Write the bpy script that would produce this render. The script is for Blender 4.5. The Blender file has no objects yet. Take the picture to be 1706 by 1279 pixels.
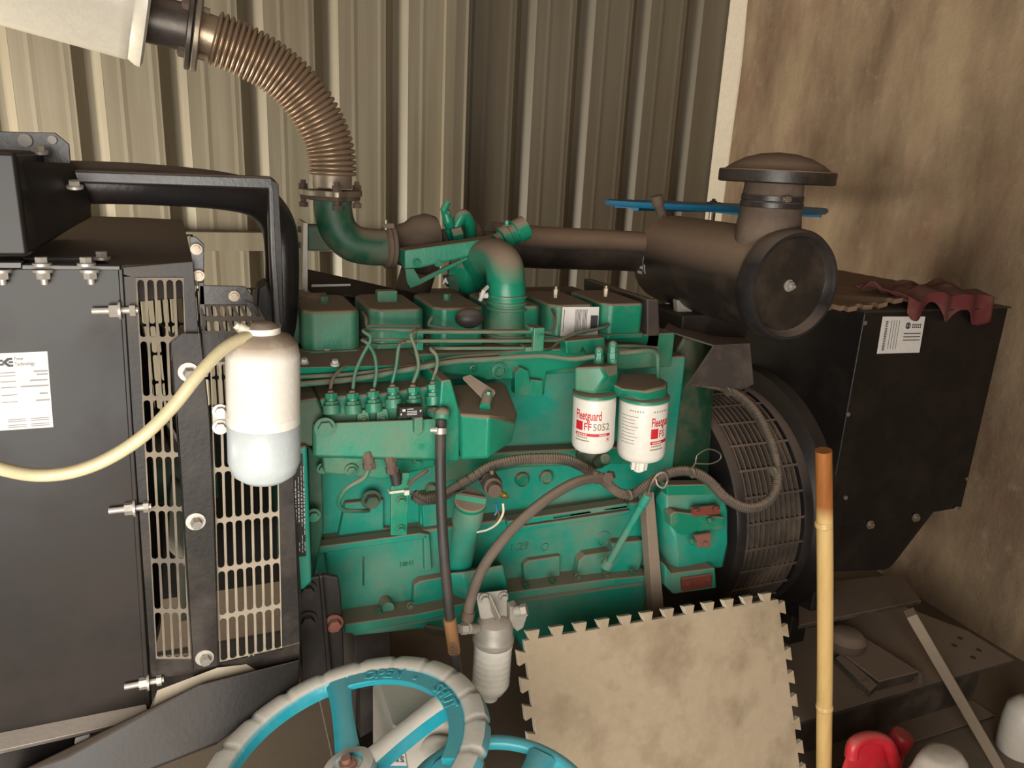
import bpy, bmesh, math, random
from mathutils import Vector as V, Matrix, noise
random.seed(7)
# ------------------------------------------------------------------ camera
FX, CX, CY = 1250.0, 853.0, 639.5
_x = V((3122.0, (213*3122-FX*FX)/4310.0, FX)).normalized()
_z = -(V((-213.0, 4310.0, FX)).normalized())
_y = _z.cross(_x)
CAM = V((0, 0, 1.5))
col = bpy.context.scene.collection
cd = bpy.data.cameras.new('camera'); cam = bpy.data.objects.new('camera', cd); col.objects.link(cam)
cd.sensor_width = 36; cd.lens = FX/1706*36; cd.clip_start = 0.05; cd.clip_end = 100
right = V((_x.x, _y.x, _z.x)); down = V((_x.y, _y.y, _z.y)); fwd = V((_x.z, _y.z, _z.z))
m = Matrix.Identity(4)
for i in range(3):
    m[i][0] = right[i]; m[i][1] = -down[i]; m[i][2] = -fwd[i]; m[i][3] = CAM[i]
cam.matrix_world = m
sc = bpy.context.scene; sc.camera = cam
sc.view_settings.view_transform = 'Standard'; sc.view_settings.look = 'None'
sc.view_settings.gamma = 1; sc.view_settings.use_curve_mapping = False
sc.view_settings.exposure = 0.32
# ------------------------------------------------------------------ daylight
wd = bpy.data.worlds.new('daylight'); sc.world = wd; wd.use_nodes = True
wd.node_tree.nodes['Background'].inputs[0].default_value = (1.0, 0.93, 0.80, 1)
wd.node_tree.nodes['Background'].inputs[1].default_value = 0.3
def area(name, loc, aim, sx, sy, power, color):
    l = bpy.data.lights.new(name, 'AREA'); l.shape = 'RECTANGLE'; l.size = sx; l.size_y = sy
    l.energy = power; l.color = color
    o = bpy.data.objects.new(name, l); col.objects.link(o); o.location = loc
    o.rotation_euler = (V(aim)-V(loc)).to_track_quat('-Z', 'Z').to_euler()
    return o
area('daylight_side_door', (-2.25, 2.15, .62), (0.1, 3.1, 0.75), 1.2, 1.1, 118, (1.0, 0.93, 0.80))
area('daylight_front_door', (-.42, -.62, 1.0), (0.40, 1.0, 0.60), 1.5, 1.4, 56, (1.0, 0.95, 0.87))
# ------------------------------------------------------------------ pixel rays to places
def ray(px, py): 
    a, b = (px-CX)/FX, (py-CY)/FX
    return right*a + down*b + fwd
def W(px, py, Y): d = ray(px, py); return CAM + d*(Y/d.y)
def Hz(px, py, Z): d = ray(px, py); return CAM + d*((Z-CAM.z)/d.z)
def Wx(px, py, X): d = ray(px, py); return CAM + d*(X/d.x)
def path(pts): return [W(*p) for p in pts]
# ------------------------------------------------------------------ materials
def new_mat(name):
    m = bpy.data.materials.new(name); m.use_nodes = True
    return m, m.node_tree, m.node_tree.nodes['Principled BSDF']
def N(t, kind, **kw):
    n = t.nodes.new(kind)
    for k, v in kw.items(): setattr(n, k, v)
    return n
def coords(t, scale=(1, 1, 1)):
    g = N(t, 'ShaderNodeNewGeometry'); mp = N(t, 'ShaderNodeMapping'); mp.inputs['Scale'].default_value = scale
    t.links.new(g.outputs['Position'], mp.inputs['Vector']); return mp.outputs[0], g
def noise_n(t, vec, scale, detail=4, rough=.6):
    n = N(t, 'ShaderNodeTexNoise'); n.inputs['Scale'].default_value = scale; n.inputs['Detail'].default_value = detail
    n.inputs['Roughness'].default_value = rough; t.links.new(vec, n.inputs['Vector']); return n.outputs[0]
def mrange(t, val, a, b, c=0, d=1):
    n = N(t, 'ShaderNodeMapRange'); n.inputs[1].default_value = a; n.inputs[2].default_value = b
    n.inputs[3].default_value = c; n.inputs[4].default_value = d; t.links.new(val, n.inputs[0]); return n.outputs[0]
def math_n(t, op, a, b):
    n = N(t, 'ShaderNodeMath', operation=op); n.use_clamp = True
    for i, s in enumerate((a, b)):
        if isinstance(s, (int, float)): n.inputs[i].default_value = s
        else: t.links.new(s, n.inputs[i])
    return n.outputs[0]
def mixc(t, fac, a, b):
    n = N(t, 'ShaderNodeMix', data_type='RGBA')
    if isinstance(fac, (int, float)): n.inputs[0].default_value = fac
    else: t.links.new(fac, n.inputs[0])
    for i, s in ((6, a), (7, b)):
        if isinstance(s, tuple): n.inputs[i].default_value = (*s, 1)
        else: t.links.new(s, n.inputs[i])
    return n.outputs[2]
DUST = (0.27, 0.185, 0.13)
def paint(name, c, rough=.4, metal=0.0, dust=.9, patch=.25, dcol=DUST, lo=.35, hi=.8, bump=.0006, spec=.5, pscale=9):
    """painted or bare surface; settled dust lies on the faces that look up, plus worn dusty patches"""
    m, t, b = new_mat(name)
    vec, g = coords(t)
    sp = N(t, 'ShaderNodeSeparateXYZ'); t.links.new(g.outputs['Normal'], sp.inputs[0])
    up = mrange(t, sp.outputs[2], lo, hi)
    n1 = noise_n(t, vec, 26, 5); up2 = math_n(t, 'MULTIPLY', up, mrange(t, n1, .25, .5, dust*.75, dust))
    n2 = noise_n(t, vec, pscale, 6); pt = mrange(t, n2, .47, .70, 0, patch)
    f = math_n(t, 'MAXIMUM', up2, pt)
    n3 = noise_n(t, vec, 60, 3); c2 = tuple(x*.8 for x in c)
    base = mixc(t, n3, c, c2)
    dc = mixc(t, n1, tuple(x*1.15 for x in dcol), tuple(x*.8 for x in dcol))
    t.links.new(mixc(t, f, base, dc), b.inputs['Base Color'])
    t.links.new(mrange(t, f, 0, .7, rough, .92), b.inputs['Roughness'])
    b.inputs['Metallic'].default_value = 0
    if metal: t.links.new(mrange(t, f, 0, .6, metal, 0), b.inputs['Metallic'])
    b.inputs['Specular IOR Level'].default_value = spec
    if bump:
        bn = N(t, 'ShaderNodeBump'); bn.inputs['Distance'].default_value = bump; bn.inputs['Strength'].default_value = .6
        t.links.new(noise_n(t, vec, 140, 4), bn.inputs['Height']); t.links.new(bn.outputs[0], b.inputs['Normal'])
    return m
def flat(name, c, rough=.6, metal=0, **kw): return paint(name, c, rough, metal, dust=kw.pop('dust', .3), patch=kw.pop('patch', .08), **kw)
M = {}
M['green'] = paint('green_engine_paint', (0.008, 0.225, 0.13), .36, dust=.97, patch=.5, pscale=6, lo=.22, hi=.6)
M['teal'] = paint('green_paint_lit_tone', (0.012, 0.31, 0.22), .4, dust=.95, patch=.5, pscale=5, lo=.15, hi=.5)  # engine green again, lighter and bluer to paint the lit lower block
M['darkgreen'] = paint('dusty_dark_green_casting', (0.012, 0.085, 0.045), .5, dust=.8, patch=.45)
M['black'] = paint('black_sheet_paint', (0.018, 0.016, 0.017), .32, dust=.75, patch=.16, dcol=(.17, .12, .09), pscale=4)
M['black_dull'] = paint('dull_black_paint', (0.013, 0.010, 0.009), .5, dust=.55, patch=.2, dcol=(.10, .07, .05))
M['black_alt'] = paint('black_generator_paint', (0.009, 0.007, 0.0065), .42, dust=.6, patch=.12, dcol=(.07, .05, .035), spec=.35)
M['black_side'] = paint('black_panel_with_dust_film', (0.013, 0.0105, 0.0095), .38, dust=.6, patch=.3, dcol=(.060, .043, .031), spec=.3, pscale=3, bump=.0001)
M['guard'] = paint('black_guard_with_pale_dust', (0.020, 0.016, 0.0145), .42, spec=.3, dust=.8, patch=.12, dcol=(.32, .26, .2))
M['guard_edge'] = paint('dust_coated_guard_wire', (0.30, 0.25, 0.19), .8, dust=.6, patch=.4, dcol=(.45, .38, .28))
M['dustdrum'] = paint('black_drum_under_brown_dust', (0.022, 0.017, 0.014), .4, dust=1.0, patch=.15, dcol=(.25, .165, .11), lo=.05, hi=.6)
M['guard_mid'] = paint('lightly_dusted_guard_wire', (0.12, 0.10, 0.08), .7, dust=.6, patch=.6, dcol=(.34, .28, .2), pscale=4)
M['turbo'] = paint('brown_dusty_cast_iron', (0.10, 0.068, 0.05), .8, dust=.7, patch=.5, dcol=(.24, .17, .12))
M['bolt'] = flat('zinc_plated_steel', (0.50, 0.46, 0.41), .45, .6, dust=.4, dcol=(.5, .44, .36))
M['paledisc'] = flat('pale_bright_hole', (0.45, 0.42, 0.38), .6)  # pale colour for light showing through the bracket holes
M['paleflange'] = paint('flange_under_pale_dust', (0.12, 0.10, 0.09), .7, dust=.97, patch=.4, dcol=(.62, .54, .46))
M['bellows'] = paint('heat_browned_stainless_steel', (0.50, 0.37, 0.26), .33, .75, dust=.35, patch=.1, lo=.6, hi=1)
M['steel'] = paint('worn_flange_steel', (0.30, 0.25, 0.19), .42, .7, dust=.45, patch=.25)
M['pipe'] = paint('dark_exhaust_pipe', (0.10, 0.085, 0.075), .4, .5, dust=.5, patch=.2)
M['muffler'] = paint('cream_muffler_enamel', (0.66, 0.61, 0.51), .3, dust=.3, patch=.05, dcol=(.6, .5, .4))
M['white'] = paint('white_filter_enamel', (0.80, 0.76, 0.68), .3, dust=.5, patch=.05)
M['bottle'] = paint('white_plastic_bottle', (0.80, 0.76, 0.68), .35, dust=.95, patch=.03, lo=.02, hi=.5, dcol=(.27, .20, .14))
M['bottlelow'] = flat('blue_grey_plastic', (0.50, 0.54, 0.55), .35, dust=.1)
M['label'] = flat('white_label_paper', (0.72, 0.68, 0.64), .5, dust=.1)
M['ink'] = flat('dark_print', (0.05, 0.045, 0.05), .6, dust=0, patch=0)
M['greyink'] = flat('grey_print', (0.30, 0.28, 0.29), .6, dust=0, patch=0)
M['red'] = flat('red_print', (0.58, 0.015, 0.03), .5, dust=0, patch=0)
M['silver'] = flat('silver_print', (0.62, 0.6, 0.57), .5, dust=0, patch=0)
M['goldink'] = flat('brownish_print', (0.33, 0.25, 0.18), .5, dust=0, patch=0)
M['dustyline'] = paint('green_pipe_under_dust', (0.03, 0.17, 0.105), .5, dust=.95, patch=.75, pscale=8, lo=.1, hi=.6)
M['rubber'] = paint('black_rubber_hose', (0.035, 0.03, 0.028), .55, dust=.6, patch=.3, dcol=(.16, .12, .09))
M['dusthose'] = paint('dusty_grey_hose', (0.11, 0.085, 0.065), .75, dust=.8, patch=.5, dcol=(.23, .165, .115))
M['loom'] = paint('dusty_corrugated_loom', (0.07, 0.055, 0.042), .7, dust=.8, patch=.45)
M['wrap'] = paint('brown_cord_wrap', (0.36, 0.17, 0.06), .8, dust=.3, patch=.2)
M['clear'] = paint('yellowed_clear_hose', (0.62, 0.54, 0.33), .3, dust=.3, patch=.15, dcol=(.45, .35, .22))
M['aluminium'] = paint('sand_cast_aluminium', (0.44, 0.41, 0.36), .5, .35, dust=.7, patch=.3, dcol=(.42, .35, .28))
M['brass'] = flat('brass', (0.62, 0.44, 0.14), .3, .9, dust=.2)
M['redoxide'] = paint('red_oxide_paint', (0.21, 0.05, 0.035), .6, dust=.7, patch=.5)
M['blue'] = paint('blue_handwheel_enamel', (0.02, 0.34, 0.43), .3, dust=.98, patch=.12, dcol=(.60, .54, .47), lo=.5, hi=.8)
M['blueclean'] = paint('blue_enamel_wiped', (0.02, 0.36, 0.44), .3, dust=.3, patch=.1, dcol=(.55, .48, .40), lo=.8, hi=1.1)
M['blueletter'] = paint('blue_letters_lit_tone', (0.08, 0.50, 0.58), .25, dust=.1, patch=.05)  # wheel blue lightened to paint the highlights on the raised letters
M['blue2'] = paint('bright_blue_handwheel_enamel', (0.015, 0.30, 0.46), .3, dust=.25, patch=.1, dcol=(.5, .44, .36))
M['blue3'] = paint('deep_blue_handwheel_enamel', (0.01, 0.16, 0.33), .3, dust=.25, patch=.1)
M['foam'] = paint('grubby_foam_mat', (0.42, 0.33, 0.225), .9, dust=.4, patch=.75, dcol=(.20, .14, .085), lo=.9, hi=1.2, pscale=8)
M['foamedge'] = flat('pale_foam_edge', (0.62, 0.56, 0.44), .9, patch=.3)
M['board'] = paint('mottled_foam_underside', (0.24, 0.15, 0.09), .9, dust=.5, patch=.5, dcol=(.19, .12, .075))
M['jug'] = paint('off_white_jerrycan_plastic', (0.62, 0.57, 0.50), .45, dust=.4, patch=.15, dcol=(.5, .43, .35))
M['redplastic'] = paint('red_plastic', (0.56, 0.02, 0.035), .38, dust=.35, patch=.12)
M['bag'] = paint('white_plastic_bag', (0.62, 0.58, 0.52), .5, dust=.4, patch=.1)
M['cloth'] = paint('dusty_red_mesh_cloth', (0.12, 0.018, 0.018), .9, dust=.3, patch=.25)
M['skid'] = paint('skid_steel_under_brown_dust', (0.05, 0.04, 0.033), .6, dust=.97, patch=.35, dcol=(.22, .16, .115))
M['beige'] = paint('beige_boards', (0.50, 0.43, 0.33), .8, dust=.5, patch=.3)
M['stick'] = paint('weathered_stick', (0.27, 0.21, 0.155), .85, dust=.5, patch=.5)
M['ivory'] = paint('ivory_plastic', (0.68, 0.64, 0.52), .4, dust=.2, patch=.1)
def bamboo_mat():
    m, t, b = new_mat('yellow_bamboo'); vec, g = coords(t, (60, 60, 2))
    sp = N(t, 'ShaderNodeSeparateXYZ'); t.links.new(g.outputs['Position'], sp.inputs[0])
    n = noise_n(t, vec, 1.2, 4)
    c1 = mixc(t, n, (0.70, 0.50, 0.22), (0.52, 0.32, 0.11))
    c2 = mixc(t, n, (0.42, 0.16, 0.035), (0.22, 0.07, 0.02))
    t.links.new(mixc(t, mrange(t, sp.outputs[2], .84, .87), c1, c2), b.inputs['Base Color']); b.inputs['Roughness'].default_value = .38
    return m
M['bamboo'] = bamboo_mat()
def wall_mat():
    m, t, b = new_mat('beige_profiled_steel'); vec, g = coords(t, (9, 9, .35)); n = noise_n(t, vec, 2.2, 5)
    vec2, _ = coords(t); n2 = noise_n(t, vec2, 1.6, 4)
    c = mixc(t, mrange(t, n, .3, .7), (0.32, 0.285, 0.21), (0.23, 0.195, 0.135))
    c = mixc(t, mrange(t, n2, .45, .7, 0, .35), c, (0.24, 0.175, 0.12))
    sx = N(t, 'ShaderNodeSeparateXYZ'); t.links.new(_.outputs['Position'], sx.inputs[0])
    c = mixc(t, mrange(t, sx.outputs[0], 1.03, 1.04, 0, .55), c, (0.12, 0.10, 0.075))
    t.links.new(c, b.inputs['Base Color']); b.inputs['Roughness'].default_value = .5; return m
M['wall'] = wall_mat()
def concrete_mat():
    m, t, b = new_mat('rough_stained_concrete'); vec, g = coords(t, (1, 1.7, .55)); n = noise_n(t, vec, 2.4, 8, .62)
    vec2, _ = coords(t); n2 = noise_n(t, vec2, 2.2, 6, .6); n3 = noise_n(t, vec2, 14, 7, .7)
    c = mixc(t, mrange(t, n, .35, .66), (0.38, 0.275, 0.17), (0.17, 0.11, 0.065))
    c = mixc(t, mrange(t, n2, .5, .7, 0, .6), c, (0.22, 0.105, 0.075))
    c = mixc(t, mrange(t, n3, .56, .74, 0, .4), c, (0.46, 0.36, 0.26))
    t.links.new(c, b.inputs['Base Color']); b.inputs['Roughness'].default_value = .85
    bn = N(t, 'ShaderNodeBump'); bn.inputs['Distance'].default_value = .01; t.links.new(n3, bn.inputs['Height']); t.links.new(bn.outputs[0], b.inputs['Normal'])
    return m
M['concrete'] = concrete_mat()
M['floor'] = paint('dirty_concrete_floor', (0.13, 0.10, 0.075), .9, dust=.5, patch=.6, dcol=(.2, .15, .1), pscale=3)
M['edge_light'] = flat('pale_edge_light', (0.80, 0.70, 0.55), .7)  # pale colour painted for daylight leaking along the wall edge
M['ceil'] = flat('grey_roof_sheet', (0.16, 0.135, 0.11), .7)
# ------------------------------------------------------------------ mesh builder
def frame(d):
    d = d.normalized(); a = V((0, 0, 1)) if abs(d.z) < .9 else V((1, 0, 0))
    u = a.cross(d).normalized(); return u, d.cross(u)
def smooth_path(P, n=6):
    if len(P) < 3: return P
    Q = [P[0]*2-P[1]] + list(P) + [P[-1]*2-P[-2]]; out = []
    for i in range(1, len(Q)-2):
        p0, p1, p2, p3 = Q[i-1:i+3]
        for k in range(n):
            t = k/n; out.append(.5*((2*p1)+(p2-p0)*t+(2*p0-5*p1+4*p2-p3)*t*t+(3*p1-p0-3*p2+p3)*t**3))
    out.append(P[-1]); return out
class MB:
    def __init__(s): s.v = []; s.f = []
    def add(s, vs, fs):
        k = len(s.v); s.v += [V(p) for p in vs]; s.f += [tuple(i+k for i in f) for f in fs]; return s
    def box(s, a, b):
        x0, y0, z0 = map(min, zip(a, b)); x1, y1, z1 = map(max, zip(a, b))
        return s.add([(x, y, z) for z in (z0, z1) for y in (y0, y1) for x in (x0, x1)],
                     [(0, 2, 3, 1), (4, 5, 7, 6), (0, 1, 5, 4), (2, 6, 7, 3), (0, 4, 6, 2), (1, 3, 7, 5)])
    def pbox(s, px0, py0, px1, py1, Y, dy):
        a = W(px0, (py0+py1)/2, Y); b = W(px1, (py0+py1)/2, Y); c = W((px0+px1)/2, py0, Y); d = W((px0+px1)/2, py1, Y)
        return s.box((a.x, Y, d.z), (b.x, Y+dy, c.z))
    def prism(s, pts, vec):
        n = len(pts); vec = V(vec)
        return s.add(list(pts)+[p+vec for p in pts], [tuple(range(n)), tuple(range(2*n-1, n-1, -1))]+[(i, i+n, (i+1) % n+n, (i+1) % n) for i in range(n)])
    def pp(s, pts, Y, dy): return s.prism([W(x, y, Y) for x, y in pts], (0, dy, 0))
    def hull(s, pts):
        bm = bmesh.new()
        for p in pts: bm.verts.new(p)
        r = bmesh.ops.convex_hull(bm, input=bm.verts)
        bmesh.ops.delete(bm, geom=[g for g in r['geom_interior'] if isinstance(g, bmesh.types.BMVert)], context='VERTS')
        bm.verts.index_update(); s.add([v.co.copy() for v in bm.verts], [tuple(v.index for v in f.verts) for f in bm.faces]); bm.free(); return s
    def cyl(s, a, b, r, r2=None, n=24, cap=True):
        return s.tube([V(a), V(b)], [r, r if r2 is None else r2], n, cap=cap)
    def tube(s, P, r, n=12, cap=True, closed=False, ell=None):
        P = [V(p) for p in P]; m_ = len(P); R = r if isinstance(r, (list, tuple)) else [r]*m_
        k = len(s.v); u = None
        for i, p in enumerate(P):
            d = (P[(i+1) % m_]-P[i-1]) if closed else (P[min(i+1, m_-1)]-P[max(i-1, 0)])
            d = d.normalized() if d.length > 1e-9 else V((0, 0, 1))
            if u is None: u = frame(d)[0]
            else:
                u = u-d*u.dot(d); u = u.normalized() if u.length > 1e-6 else frame(d)[0]
            w = d.cross(u)
            for j in range(n):
                a = 2*math.pi*j/n; s.v.append(p+(u*math.cos(a)+w*math.sin(a))*R[i])
        for i in range(m_ if closed else m_-1):
            for j in range(n):
                a = k+i*n; b = k+((i+1) % m_)*n; s.f.append((a+j, a+(j+1) % n, b+(j+1) % n, b+j))
        if cap and not closed: s.f.append(tuple(k+j for j in range(n))[::-1]); s.f.append(tuple(k+(m_-1)*n+j for j in range(n)))
        return s
    def lathe(s, prof, o, d, n=48):
        o = V(o); d = V(d).normalized(); u, w = frame(d); k = len(s.v); m_ = len(prof)
        for r, h in prof:
            for j in range(n):
                a = 2*math.pi*j/n; s.v.append(o+d*h+(u*math.cos(a)+w*math.sin(a))*max(r, 1e-5))
        for i in range(m_-1):
            for j in range(n):
                a = k+i*n; b = a+n; s.f.append((a+j, a+(j+1) % n, b+(j+1) % n, b+j))
        s.f.append(tuple(k+j for j in range(n))[::-1]); s.f.append(tuple(k+(m_-1)*n+j for j in range(n)))
        return s
    def bolt(s, c, d, r=.008, h=.007, stud=0.0):
        c = V(c); d = V(d).normalized()
        s.cyl(c-d*.002, c+d*.0015, r*1.45, n=20); s.cyl(c+d*.001, c+d*h, r, n=6)
        if stud: s.cyl(c+d*h*.9, c+d*(h+stud), r*.55, n=12)
        return s
    def ball(s, c, rx, ry=None, rz=None, n=20):
        ry = ry or rx; rz = rz or rx; c = V(c); pts = []; k = len(s.v); h = n//2
        for i in range(h+1):
            a = math.pi*i/h
            for j in range(n):
                b = 2*math.pi*j/n; q = max(math.sin(a), 1e-4); s.v.append(c+V((rx*q*math.cos(b), ry*q*math.sin(b), rz*math.cos(a))))
        for i in range(h):
            for j in range(n): s.f.append((k+i*n+j, k+i*n+(j+1) % n, k+(i+1)*n+(j+1) % n, k+(i+1)*n+j))
        return s
    def sheet(s, fn, nu, nv, th=0.0):
        k = len(s.v)
        for i in range(nu+1):
            for j in range(nv+1): s.v.append(V(fn(i/nu, j/nv)))
        for i in range(nu):
            for j in range(nv): a = k+i*(nv+1)+j; s.f.append((a, a+1, a+nv+2, a+nv+1))
        return s
    def build(s, name, mat, parent=None, bevel=0, smooth=True, ang=35, seg=2, solid=0, norm=True, sub=0):
        me = bpy.data.meshes.new(name); lo = [min(p[i] for p in s.v) for i in range(3)]; hi = [max(p[i] for p in s.v) for i in range(3)]
        o = V(((lo[0]+hi[0])/2, (lo[1]+hi[1])/2, lo[2])); me.from_pydata([p-o for p in s.v], [], s.f)
        bm = bmesh.new(); bm.from_mesh(me)
        if norm: bmesh.ops.recalc_face_normals(bm, faces=bm.faces)
        bm.to_mesh(me); bm.free()
        if smooth:
            me.polygons.foreach_set('use_smooth', [True]*len(me.polygons)); me.set_sharp_from_angle(angle=math.radians(ang))
        ms = mat if isinstance(mat, list) else [mat]
        for q in ms: me.materials.append(M[q] if isinstance(q, str) else q)
        ob = bpy.data.objects.new(name, me); col.objects.link(ob); ob.location = o
        if parent: ob.parent = parent; ob.location = o-V(parent['wo'])
        ob['wo'] = list(o)
        if solid: md = ob.modifiers.new('solid', 'SOLIDIFY'); md.thickness = solid; md.offset = 0
        if sub: md = ob.modifiers.new('sub', 'SUBSURF'); md.levels = sub; md.render_levels = sub
        if bevel:
            md = ob.modifiers.new('bevel', 'BEVEL'); md.width = bevel; md.segments = seg; md.limit_method = 'ANGLE'; md.angle_limit = math.radians(40); md.harden_normals = True
        return ob
def thing(name, label, cat, loc, group=None):
    o = bpy.data.objects.new(name, None); col.objects.link(o); o.location = loc; o['wo'] = list(loc)
    o.empty_display_size = .05; return tag(o, label, cat, group)
def tag(o, label, cat, group=None):
    o['label'] = label; o['category'] = cat
    if group: o['group'] = group
    return o
def struct(o): o['kind'] = 'structure'; return o
def lab(o, s): o['label'] = s; return o
def text_geo(s, size, bold=0.0):
    cu = bpy.data.curves.new('t', 'FONT'); cu.body = s; cu.size = size; cu.offset = bold; cu.resolution_u = 2
    ob = bpy.data.objects.new('t', cu); col.objects.link(ob); dg = bpy.context.evaluated_depsgraph_get(); dg.update()
    me = ob.evaluated_get(dg).to_mesh(); vs = [v.co.copy() for v in me.vertices]; fs = [tuple(p.vertices) for p in me.polygons]
    ob.to_mesh_clear(); bpy.data.objects.remove(ob); bpy.data.curves.remove(cu)
    w = max([v.x for v in vs], default=0); return vs, fs, w
def text(mb, s, size, fn, width=None, bold=0.0):
    """fn(u, v) places a flat letter point; width squeezes the line to a measured length"""
    vs, fs, w = text_geo(s, size, bold); k = width/w if width and w else 1
    mb.add([fn(p.x*k, p.y) for p in vs], fs); return mb
def bars(mb, fn, u0, v0, u1, v1, nu=1):
    mb.add([fn(u0+(u1-u0)*i/nu, v) for v in (v0, v1) for i in range(nu+1)], [(i, i+1, i+nu+2, i+nu+1) for i in range(nu)]); return mb
def quadmap(p00, p10, p01, p11, lift=.0008):
    """(u, v) in 0..1 over a quad, lifted off it towards the viewer side"""
    n = (p10-p00).cross(p01-p00).normalized()
    if n.dot(CAM-p00) < 0: n = -n
    return lambda u, v: p00*(1-u)*(1-v)+p10*u*(1-v)+p01*(1-u)*v+p11*u*v+n*lift
# ================================================================== THE SHED
BY, RX = 3.3, 2.45
def groove_profile():
    xs = []; x = -2.55-.289*0
    gx = [-.347+.2855*i for i in range(-8, 10)]
    pts = [(-3.0, 0)]
    for g in gx:
        if g < -2.8 or g > RX-.12: continue
        for k in (1, 2, 3):
            c = g-.2855+.035+ (.2855-.07)*k/4+.02
            if c > -2.9 and k != 2: pts += [(c-.014, 0), (c, -.0018), (c+.014, 0)]
        pts += [(g-.048, 0), (g-.012, .034), (g+.012, .034), (g+.048, 0)]
    pts.append((RX, 0)); return sorted(set(pts))
mb = MB(); P = groove_profile()
for i in range(len(P)-1):
    (a, p), (b, q) = P[i], P[i+1]; mb.add([(a, BY+p, 0), (b, BY+q, 0), (b, BY+q, 3.0), (a, BY+p, 3.0)], [(0, 1, 2, 3)])
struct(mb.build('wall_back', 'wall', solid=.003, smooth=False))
mb = MB(); mb.sheet(lambda u, v: (RX+.012*noise.noise(V((u*7, v*7, 3))), -1.6+u*(BY+1.6+.02), v*3.0), 60, 40); struct(mb.build('wall_right', 'concrete', ang=80))
mb = MB(); mb.box((-3.0, -1.7, -.06), (RX+.1, BY+.1, 0)); struct(mb.build('floor', 'floor'))
mb = MB(); mb.box((-3.0, -1.7, 3.0), (RX+.1, BY+.1, 3.06)); struct(mb.build('ceiling', 'ceil'))
mb = MB(); mb.box((-2.5, -1.6, 0), (-2.42, .9, 3)); mb.box((-2.5, 2.85, 0), (-2.42, BY, 3)); mb.box((-2.5, .9, 2.1), (-2.42, 2.85, 3)); struct(mb.build('wall_left', 'wall'))
mb = MB(); mb.box((.55, -.8, 0), (RX, -.7, 3)); mb.box((-1.75, -.8, 2.2), (.55, -.7, 3)); mb.box((-2.5, -.8, 0), (-1.75, -.7, 3)); struct(mb.build('wall_front', 'concrete'))
mb = MB(); mb.prism([V((RX-.05, BY-.012, 0)), V((RX-.004, BY-.10, 0)), V((RX+.02, BY-.10, 0)), V((RX+.02, BY, 0))], (0, 0, 3.0)); struct(mb.build('edge_light_strip', 'edge_light', bevel=.012))  # pale strip put in as the light leaking at the wall corner
a = W(300, 386, BY-.06); b = W(860, 386, BY-.06); mb = MB(); mb.box((-2.4, BY-.05, a.z-.075), (.95, BY-.004, a.z)); struct(mb.build('trim_2', 'wall', bevel=.004))
mb = MB(); x = W(742, 150, BY-.05).x; x2 = W(786, 150, BY-.05).x
mb.box((x, BY-.035, 0), (x2, BY-.004, 3)); mb.box((x2-.03, BY-.06, 0), (x2-.022, BY-.03, 3)); struct(mb.build('trim_3', 'wall', bevel=.003))

# ================================================================== RADIATOR (left)
YR = 1.10
rad = thing('radiator', 'tall black sheet-metal radiator unit with slotted fan guards at the left', 'radiator', (-.25, 1.55, .2))
pl = [(-260, 447), (203, 447), (249, 1192), (-260, 1285)]
mb = MB().pp(pl, YR, .006); mb.pp([(196, 447), (205, 447), (252, 1195), (243, 1195)], YR-.004, .03)
mb.build('side_panel', 'black_side', rad, bevel=.002)
zf = W(245, 1172, YR).z
mb = MB(); mb.prism([W(-260, 1271, YR), W(244, 1172, YR), Hz(246, 1195, zf), Hz(-260, 1308, W(-260, 1271, YR).z)], (0, 0, -.006)); mb.build('bottom_flange', 'paleflange', rad, bevel=.001)
for (x, y) in ((-60, 1250), (46, 1222), (95, 1213), (149, 1202), (215, 1190)):
    z = W(x, y-6, YR).z-.012; p = Hz(x, y, z); MB().bolt(p, (0, 0, 1), .0075, .01, .008).build('bolt', 'aluminium', rad)
# lower body of the radiator, below the flange
mb = MB(); mb.pp([(-260, 1300), (118, 1222), (123, 1262), (60, 1400), (-260, 1420)], YR+.01, .03); mb.build('lower_panel', 'black_dull', rad)
# top plates
zt = 1.352
def top(pts, z, th): return MB().prism([Hz(x, y, z) for x, y in pts], (0, 0, -th))
top([(-100, 441), (35, 441), (36, 428), (160, 428), (200, 442), (322, 436), (305, 366), (230, 362), (100, 358), (-60, 350)], zt, .05).build('shroud_top', 'black', rad, bevel=.003)
mb = MB().pp([(-200, 437), (36, 437), (36, 447), (-200, 447)], YR-.015, .02); mb.pp([(36, 441), (200, 443), (200, 450), (36, 449)], YR-.012, .02); mb.build('top_flange', 'black', rad, bevel=.001)
for x, y in ((2, 458), (72, 458), (150, 458)):
    p = W(x, y-7, YR-.01); MB().bolt(p, (0, 0, -1), .0085, .010, .007).build('bolt', 'bolt', rad)
for x, y in ((-30, 436), (70, 440), (144, 440), (170, 430)):
    MB().bolt(Hz(x, y, zt+.003), (0, 0, 1), .0075, .009).build('bolt', 'bolt', rad)
for x, y in ((193, 517), (217, 846), (240, 1136)):
    p = W(x+9, y, YR-.006)
    mb = MB(); mb.cyl(p-V((.034, 0, 0)), p+V((.02, 0, 0)), .0045, n=12); mb.cyl(p-V((.014, 0, 0)), p-V((.003, 0, 0)), .009, n=6); mb.cyl(p+V((.010, 0, 0)), p+V((.017, 0, 0)), .008, n=6); mb.cyl(p-V((.003, 0, 0)), p+V((0.0, 0, 0)), .012, n=20)
    mb.build('bolt', 'bolt', rad)
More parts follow.
